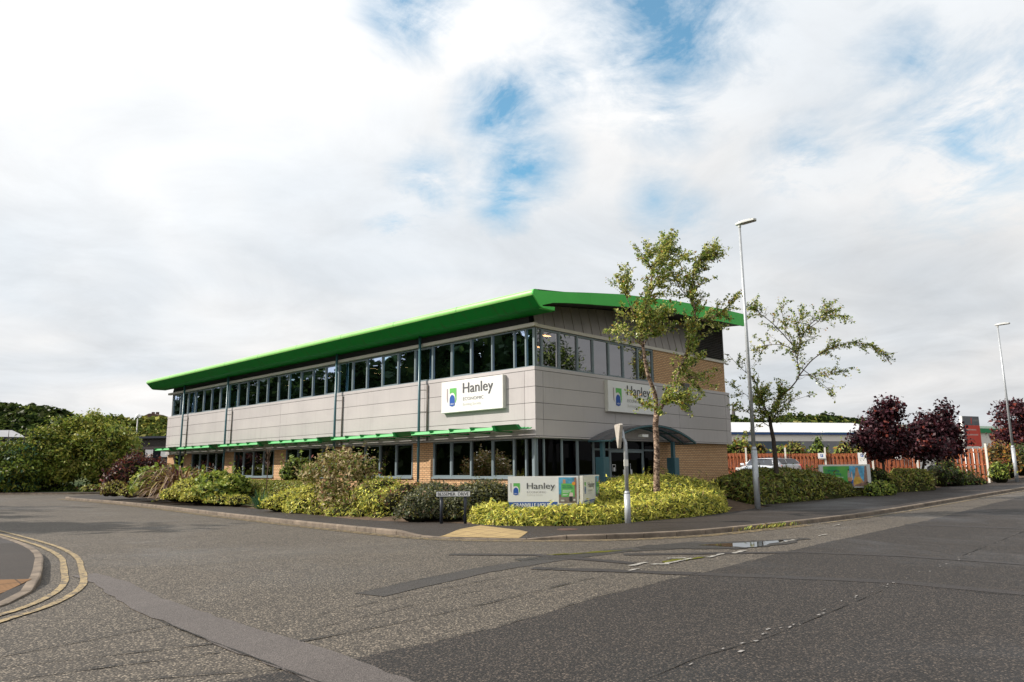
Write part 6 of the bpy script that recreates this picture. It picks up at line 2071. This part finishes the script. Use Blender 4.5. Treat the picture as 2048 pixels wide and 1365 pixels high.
def birch(name, label, base, limbs, twigs, seed, leaf_n, size, trunk_pts, mats, weights, wind, twig_len=(.5, 1.3), leafiness=None, bark='birch_bark'):
    """explicit trunk and limbs; thin twigs spring from the limbs and carry leaves along their length"""
    rng = np.random.default_rng(seed); rr = random.Random(seed)
    t_ = tree_root(name, base, label)
    mb = MB().mat(bark)
    mb.tube([p for p, r in trunk_pts], [r for p, r in trunk_pts], 12)
    LP = []
    for li, (pts, r0, r1, amount, *st_) in enumerate(limbs):
        f0 = st_[0] if st_ else .12
        fine = catmull3(pts, 6)
        rad = [r0 + (r1 - r0) * (i / (len(fine) - 1)) ** .8 for i in range(len(fine))]
        mb.mat(bark); mb.tube(fine, rad, 8)
        mb.mat('twig_brown')
        n = int(twigs * amount)
        for k in range(n):
            f = f0 + (1 - f0) * rr.random() ** .85
            i = min(len(fine) - 2, int(f * (len(fine) - 1))); q = fine[i].lerp(fine[i + 1], rr.random())
            axis = (fine[i + 1] - fine[i]).normalized()
            d = Vector((rr.gauss(0, 1), rr.gauss(0, 1), rr.gauss(0, .5)))
            d = (d - axis * d.dot(axis)).normalized()
            d = (d * .8 + axis * .7 + wind * .6 + bez(.1)).normalized()
            L_ = rr.uniform(*twig_len) * (1 - .35 * f)
            p = q.copy(); pts2 = [p.copy()]
            for j in range(4):
                d = (d + Vector((rr.gauss(0, .16), rr.gauss(0, .16), rr.gauss(-.03, .12)))).normalized()
                p = p + d * L_ / 4; pts2.append(p.copy())
            mb.tube(pts2, [.014, .010, .007, .005, .003], 4, cap=False)
            if leafiness is not None and rr.random() > leafiness: continue
            m_ = int(leaf_n * L_ * rr.uniform(.5, 1.3))
            for j in range(m_):
                u = rr.uniform(.12, 1.0) * 4; a = min(3, int(u))
                w = pts2[a].lerp(pts2[a + 1], u - a)
                LP.append((w.x + rr.gauss(0, .045), w.y + rr.gauss(0, .045), w.z + rr.gauss(-.02, .05)))
    mb.build('trunk', t_, recalc=False)
    P = np.array(LP)
    N = np.tile(np.array([0, 0, 1.0]), (len(P), 1))
    co, q = leaf_arrays(P, N, size, .55, 1.0, rng, droop=.35)
    assemble('crown', [co], [q], [pick(weights, len(P), rng)], mats, None, None, None, t_)
    return t_


def catmull3(pts, n=5):
    pts = [Vector(p) for p in pts]
    P = [pts[0]] + pts + [pts[-1]]
    out = []
    for i in range(1, len(P) - 2):
        p0, p1, p2, p3 = P[i - 1], P[i], P[i + 1], P[i + 2]
        for k in range(n):
            t_ = k / n
            out.append(.5 * ((2 * p1) + (-p0 + p2) * t_ + (2 * p0 - 5 * p1 + 4 * p2 - p3) * t_ ** 2 + (-p0 + 3 * p1 - 3 * p2 + p3) * t_ ** 3))
    out.append(pts[-1])
    return out


D1 = 23.6
b = at(1313, 968, D1); bb = Vector((b.x, b.y, bed_z(b.x, b.y)))
tp = [(bb - bez(.2), .125), (bb, .118), (at(1313, 960, D1), .105), (at(1314, 900, D1), .095), (at(1311, 850, D1), .092), (at(1313, 828, D1), .09)]
W1 = RIGHT_H * .85 + bez(.22)
limbs = [([at(1313, 830, D1), at(1310, 790, D1), at(1296, 750, D1 - .1), at(1287, 700, D1 - .2), at(1283, 650, D1 - .2), at(1296, 600, D1 - .1), at(1306, 545, D1), at(1322, 515, D1 + .1), at(1335, 495, D1 + .1)], .085, .012, 1.45, .42),
         ([at(1314, 832, D1), at(1328, 805, D1 + .2), at(1345, 775, D1 + .3), at(1360, 740, D1 + .3), at(1378, 690, D1 + .3), at(1390, 640, D1 + .2), at(1385, 590, D1 + .1), at(1388, 540, D1 + .2), at(1406, 515, D1 + .2), at(1422, 505, D1 + .3)], .07, .010, 1.65, .24),
         ([at(1284, 660, D1 - .2), at(1272, 640, D1 - .5), at(1255, 600, D1 - .7), at(1240, 565, D1 - .8)], .03, .006, .38),
         ([at(1287, 695, D1 - .2), at(1262, 672, D1 - .3), at(1236, 655, D1 - .5)], .025, .005, .22),
         ([at(1296, 600, D1 - .1), at(1318, 560, D1 + .5), at(1345, 530, D1 + .8), at(1368, 512, D1 + 1)], .03, .006, .32),
         ([at(1385, 640, D1 + .2), at(1415, 640, D1 + .6), at(1445, 622, D1 + .8), at(1462, 605, D1 + .9)], .028, .005, .32),
         ([at(1360, 740, D1 + .3), at(1378, 755, D1), at(1392, 755, D1 - .2)], .02, .005, .14),
         ([at(1313, 815, D1), at(1295, 810, D1 - .4), at(1280, 812, D1 - .6)], .018, .004, .13),
         ([at(1313, 815, D1), at(1335, 800, D1 - .4), at(1358, 806, D1 - .6)], .018, .004, .40),
         ([at(1306, 545, D1), at(1296, 520, D1 - .6), at(1298, 498, D1 - .8)], .02, .005, .3),
         ([at(1288, 690, D1), at(1306, 655, D1 + .4), at(1325, 620, D1 + .6)], .025, .005, .42),
         ([at(1385, 600, D1), at(1362, 580, D1 - .3), at(1352, 560, D1 - .5)], .02, .005, .22)]
birch('birch', 'taller birch with two spreading leaders in front of the entrance canopy', bb, limbs, 66, 91, 78, .090, tp, ['lf_birch', 'lf_birch_pale', 'lf_birch_dark', 'lf_lime', 'lf_orange'], [4, 3.4, 2.0, 1.8, .4], W1, twig_len=(.5, 1.25))
D2 = 31.2
b = at(1552, 946, D2); bb = Vector((b.x, b.y, gz(b.x) + .3))
tp = [(bb - bez(.2), .11), (bb, .105), (at(1552, 930, D2), .098), (at(1547, 880, D2), .085), (at(1541, 850, D2), .075), (at(1540, 835, D2), .07)]
limbs = [([at(1540, 838, D2), at(1556, 800, D2), at(1585, 772, D2 + .2), at(1598, 750, D2 + .2), at(1594, 720, D2), at(1585, 690, D2), at(1570, 655, D2), at(1562, 610, D2)], .042, .006, .85, .35),
         ([at(1598, 752, D2 + .2), at(1625, 720, D2 + .4), at(1660, 698, D2 + .6), at(1700, 686, D2 + .8), at(1740, 692, D2 + 1), at(1775, 710, D2 + 1)], .030, .004, 1.05, .25),
         ([at(1594, 720, D2), at(1602, 680, D2 + .3), at(1620, 650, D2 + .4), at(1650, 632, D2 + .5), at(1688, 632, D2 + .6)], .03, .006, .8),
         ([at(1585, 690, D2), at(1548, 650, D2 - .4), at(1520, 628, D2 - .6), at(1508, 618, D2 - .6)], .025, .005, .5),
         ([at(1588, 700, D2), at(1560, 690, D2 - .5), at(1525, 692, D2 - .6), at(1512, 700, D2 - .7)], .02, .005, .32),
         ([at(1540, 838, D2), at(1520, 790, D2 - .2), at(1508, 760, D2 - .3), at(1480, 735, D2 - .4), at(1455, 708, D2 - .4)], .03, .005, .45),
         ([at(1540, 845, D2), at(1528, 812, D2 - .5), at(1520, 785, D2 - .6)], .025, .006, 1.25), ([at(1542, 850, D2), at(1555, 815, D2 - .4), at(1562, 785, D2 - .5)], .025, .006, 1.3),
         ([at(1541, 855, D2), at(1500, 828, D2 - .5), at(1470, 812, D2 - .6)], .02, .004, .32), ([at(1541, 848, D2), at(1505, 800, D2 - .5), at(1466, 775, D2 - .6)], .02, .004, .26),
         ([at(1598, 752, D2), at(1630, 748, D2 - .4), at(1665, 745, D2 - .6), at(1700, 735, D2 - .7)], .02, .004, .3), ([at(1600, 735, D2), at(1640, 765, D2 + .6), at(1665, 785, D2 + .8)], .02, .004, .18),
         ([at(1542, 840, D2), at(1580, 805, D2 - .3), at(1625, 790, D2 - .4)], .02, .004, .16), ([at(1602, 690, D2), at(1596, 650, D2 + .5), at(1605, 628, D2 + .7)], .02, .004, .42), ([at(1620, 655, D2), at(1640, 640, D2 - .5), at(1655, 615, D2 - .6)], .02, .004, .34)]
birch('birch', 'sparser wind-blown birch behind the lamp post, growing out of the olive hedge', bb, limbs, 48, 92, 46, .10, tp, ['lf_birch', 'lf_birch_pale', 'lf_birch_dark', 'lf_lime', 'lf_orange'], [4, 2.6, 2.2, 1.4, .4], RIGHT_H * .55 + bez(.02), twig_len=(.4, 1.1), leafiness=.9, bark='bark_dark')

# trees beyond the frame across both roads, seen only as reflections in the windows
for (x_, y_, h_, sd) in [(49.0, -9.5, 14.2, 95), (55.5, -12, 13.4, 96), (64, -14, 12, 97)]:
    crown_tree('roadside_tree', 'roadside tree on the opposite side of the main road', (x_, y_, .3), h_, [((x_, y_, h_ * .76), (2.4, 2.4, h_ * .24)), ((x_ + 1.4, y_, h_ * .62), (2.0, 2.0, h_ * .2))], .3, ['lf_deep', 'lf_far_dark', 'lf_mid'], [3, 3, .6], sd, clusters=150, per=24, crad=.7, trunk_r=.14, group='trees opposite the main road')


def wood(name, label, pts, size, mats, weights, seed, per=260, kind='stuff'):
    """a mass of tree crowns too far off to separate"""
    rng = np.random.default_rng(seed)
    COs, Qs, IDs = [], [], []
    base = 0
    mats = list(mats)
    for k, (c, r) in enumerate(pts):
        c, r = np.array(c, float), np.array(r, float)
        D = unit(rng.normal(0, 1, (per, 3))); D[:, 2] = np.abs(D[:, 2]) * 1.0 - .25
        D = unit(D)
        P = c + D * r * (1 + lump(D * 1.3, seed + k, .2) + rng.normal(0, .06, per))[:, None]
        co, q = leaf_arrays(P, unit(D / r + np.array([0, 0, .2])), size, .8, .6, rng)
        COs.append(co); Qs.append(q); IDs.append(pick(weights, per, rng))
        v = c + ICO_V[:, :] * r * .86
        COs.append(v); Qs.append(None); IDs.append((ICO_F, len(mats), 0))
    o = assemble(name, COs, Qs, IDs, mats + ['lf_far_dark'])
    o['label'] = label; o['kind'] = kind
    return o


rng0 = np.random.default_rng(5)


def wood_band(spots, D, n, rad, seed):
    """crowns filling a band of the hillside between photo heights"""
    q = np.random.default_rng(seed); out = []
    for i in range(n):
        u = i / (n - 1)
        j = u * (len(spots) - 1); k = min(len(spots) - 2, int(j)); f = j - k
        px = spots[k][0] + (spots[k + 1][0] - spots[k][0]) * f; ytop = spots[k][1] + (spots[k + 1][1] - spots[k][1]) * f; ybot = spots[k][2] + (spots[k + 1][2] - spots[k][2]) * f
        y = ytop + (ybot - ytop) * q.random() ** 1.3
        d = D + (1 - (y - ytop) / max(1, ybot - ytop)) * D * .12
        c = at(px + q.uniform(-6, 6), y, d); r = rad * q.uniform(.7, 1.25)
        out.append(((c.x, c.y, c.z - r * .8), (r, r, r * .9)))
    return out


wood('wooded_hill', 'dark wooded hilltop behind the trees at the left edge', wood_band([(-60, 806, 900), (20, 808, 902), (70, 812, 902), (105, 826, 902), (128, 838, 905), (170, 850, 905)], 175, 150, 4.6, 101), 1.3, ['lf_far', 'lf_far_dark', 'lf_far_light', 'lf_olive_dark'], [4, 3, 1, 2], 102, per=420)
wood('wooded_hillside', 'paler wooded hillside behind the dark brick building', wood_band([(150, 838, 905), (215, 838, 905), (270, 840, 905), (305, 838, 905), (345, 844, 905), (380, 850, 905)], 185, 120, 3.6, 103), 1.3, ['lf_far_light', 'lf_far', 'lf_olive', 'lf_lime'], [3, 3, 2, 1], 104, per=420)
wood('distant_wood', 'line of distant trees above the white warehouse roof', wood_band([(1440, 838, 862), (1500, 838, 862), (1560, 842, 862), (1600, 832, 862), (1660, 832, 862), (1700, 842, 862), (1740, 852, 864), (1800, 856, 866)], 290, 75, 6.0, 105), 1.9, ['lf_far', 'lf_far_dark', 'lf_far_light', 'lf_olive'], [4, 3, 1, 1], 106, per=380)
wood('dark_wood', 'belt of tall dark trees out of frame left of the side road', [((-8 + rng0.uniform(-2.5, 1), 37 + k * 2.6, 5.0), (2.9, 2.9, (9.6 if k < 9 else 7.6) + rng0.uniform(0, 2.6))) for k in range(31)], .9, ['lf_far_dark', 'lf_deep', 'lf_far'], [4, 2, 1], 107, per=500)

# ------------------------------------------------------------------ buildings in the distance


def slab_building(name, label, A, B, depth, z0, bands, roof=None, cat='warehouse'):
    """long building between two ground points: wall bands of (z0, z1, material, f0, f1)"""
    A, B = Vector((A.x, A.y, 0)), Vector((B.x, B.y, 0))
    d = B - A; L = d.length; d.normalize(); n = Vector((-d.y, d.x, 0))
    if n.dot(FWD_H) < 0: n = -n
    t_ = thing(name, A + d * L / 2 + bez(z0), label, cat)
    for k, (nm, za, zb_, mt_, f0, f1, o) in enumerate(bands):
        mb = MB().mat(mt_)
        a, b = A + d * L * f0 - n * o, A + d * L * f1 - n * o
        q = [a, b, b + n * (depth + o), a + n * (depth + o)]
        mb.hexa([p + bez(za) for p in q] + [p + bez(zb_) for p in q])
        mb.build(nm, t_)
    return t_, A, d, n, L


wA, wB = at(1380, 880, 92), at(1800, 880, 99)
zz = lambda y, D=93: at(1560, y, D).z
t_, A, d, n, L = slab_building('warehouse', 'long white roofed warehouse with a blue gutter line beyond the fence', wA, wB, 30, 0.8,
                               [('wall', .8, zz(882), 'ware_slate', 0, .505, 0), ('wall', .8, zz(882), 'ware_grey', .507, .775, .03), ('wall', .8, zz(882), 'ware_slate', .777, 1, 0), ('upper_wall', zz(882), zz(868.5), 'ware_cream', 0, 1, .06), ('gutter', zz(868.5), zz(864), 'ware_blue', 0, 1, .35)])
mb = MB().mat('roof_white')
z1, z2 = zz(864) + .02, zz(855) + .3
mb.loft([[A - n * .3 + bez(z1), A + n * 9 + bez(z2 + 1.0), A + n * 30 + bez(z1)], [A + d * L - n * .3 + bez(z1), A + d * L + n * 9 + bez(z2 + 1.0), A + d * L + n * 30 + bez(z1)]], closed=False, smooth=False)
mb.face([A - n * .3 + bez(z1), A + n * 9 + bez(z2 + 1.0), A + n * 30 + bez(z1)])
mb.build('roof', t_, recalc=False)

gA, gB = at(1820, 880, 105), at(2120, 880, 118)
zg = lambda y: at(1975, y, 111).z
t_, A, d, n, L = slab_building('trade_building', 'cream building with a green roof edge behind the red sign', gA, gB, 25, 1.0,
                               [('wall', 1.0, zg(866), 'ware_cream', 0, 1, 0), ('door_panel', 1.0, zg(884), 'ware_green', .20, .25, .06), ('roof_edge', zg(866), zg(857.5), 'ware_green', 0, 1, .4), ('roof', zg(857.5), zg(851), 'ware_cream', 0, 1, -1.5)], cat='building')

lA, lB = at(222, 900, 84), at(362, 900, 82)
zl = lambda y: at(290, y, 83).z
t_, A, d, n, L = slab_building('brick_building', 'dark brick single storey building with pale blinds, beside the office far end', lA, lB, 16, 0.0,
                               [('wall', -.1, zl(899), 'dark_brick', 0, 1, 0), ('wall', zl(917), zl(908.0) + 0.0, 'dark_brick', 0, 1, .001) if False else ('wall', zl(899), zl(877.5), 'dark_brick', 0, 1, .002), ('roof_edge', zl(877.5), zl(873.5), 'roof_edge', 0, 1, .35)], cat='building')
mb = MB().mat('roof_grey')
mb.loft([[A - n * .35 + bez(zl(873.5)), A + n * 8 + bez(zl(866))], [A + d * L - n * .35 + bez(zl(873.5)), A + d * L * 1.0 + n * 8 + bez(zl(866))]], closed=False)
mb.build('roof', t_, recalc=False)
for f0, f1 in ((.10, .27), (.31, .49), (.53, .71), (.75, .92)):
    mb = MB().mat('window_dark'); a, b = A + d * L * f0 - n * .03, A + d * L * f1 - n * .03
    mb.obox((a + b) / 2 + bez((zl(917) + zl(899)) / 2), d * (f1 - f0) * L / 2, n * .02, bez((zl(899) - zl(917)) / 2))
    w_ = mb.build('window', t_)
    mb = MB().mat('blind_white'); c = A + d * L * (f0 + .03) - n * .06
    mb.obox(c + bez((zl(915) + zl(900)) / 2), d * .50, n * .01, bez((zl(900) - zl(915)) / 2)); mb.build('blind', w_)

rA, rB = at(-60, 880, 88), at(52, 880, 92)
zr = lambda y: at(10, y, 90).z
t_, A, d, n, L = slab_building('shed_building', 'low building with a pale metal roof at the left edge behind the trees', rA, rB, 14, 0.0,
                               [('wall', -.1, zr(878), 'dark_brick', 0, 1, 0), ('roof_edge', zr(878), zr(874), 'roof_edge', 0, 1, .4)], cat='building')
mb = MB().mat('roof_grey'); mb.loft([[A - n * .4 + bez(zr(874)), A + n * 9 + bez(zr(856))], [A + d * L - n * .4 + bez(zr(874)), A + d * L + n * 9 + bez(zr(853))]], closed=False); mb.build('roof', t_, recalc=False)

# house on the hill, church spire, small street light on the left
c = at(312, 836.5, 214); k = 200 / FPX
t_ = thing('house', (c.x, c.y, c.z - 6), 'distant house roof with two chimneys on top of the left hillside', 'house')
mb = MB().mat('dark_brick'); mb.obox(c - bez(2), RIGHT_H * 1.9, FWD_H * 2.4, bez(2)); mb.build('wall', t_)
mb = MB().mat('house_tile'); q = c
mb.prism([q - RIGHT_H * 3.0 - FWD_H * 3.2, q + RIGHT_H * 3.6 - FWD_H * 3.2, q + RIGHT_H * .6 - FWD_H * 3.2 + bez(1.1), q - RIGHT_H * .6 - FWD_H * 3.2 + bez(1.1)], FWD_H * 6.4); rf = mb.build('roof', t_)
for o in (-.9, .35):
    mb = MB().mat('house_tile'); mb.obox(c + RIGHT_H * o + bez(1.0), RIGHT_H * .36, FWD_H * .3, bez(.75)); mb.build('chimney', rf)
c = at(1467.5, 840, 330)
t_ = thing('church_spire', (c.x, c.y, c.z - 8), 'thin dark church spire on the skyline beside the office corner', 'church')
mb = MB().mat('church_stone')
h = 35 / FPX * 330
mb.loft([[c + Vector((math.cos(a) * r_, math.sin(a) * r_, z_)) for a in [k_ * math.pi / 4 for k_ in range(8)]] for r_, z_ in ((1.2, 0), (.75, h * .45), (.05, h))], smooth=False)
mb.build('spire', t_)
mb = MB().mat('church_stone'); mb.obox(c - bez(4), RIGHT_H * 1.5, FWD_H * 1.5, bez(4.1)); mb.build('tower', t_)
c = at(276, 833, 74)
t_ = thing('street_lamp', (c.x, c.y, 0), 'small white domed street light above the trees on the left', 'street lamp')
mb = MB().mat('galvanised_dull'); mb.tube([(c.x, c.y, 0), (c.x, c.y, c.z)], .06, 8); mb.build('column', t_)
mb = MB().mat('sign_white'); mb.loft([[Vector((c.x + math.cos(a) * r_, c.y + math.sin(a) * r_, c.z + z_)) for a in [k_ * math.pi / 5 for k_ in range(10)]] for r_, z_ in ((.28, -.05), (.26, .08), (.16, .2), (.02, .26))]); mb.build('lantern', t_)
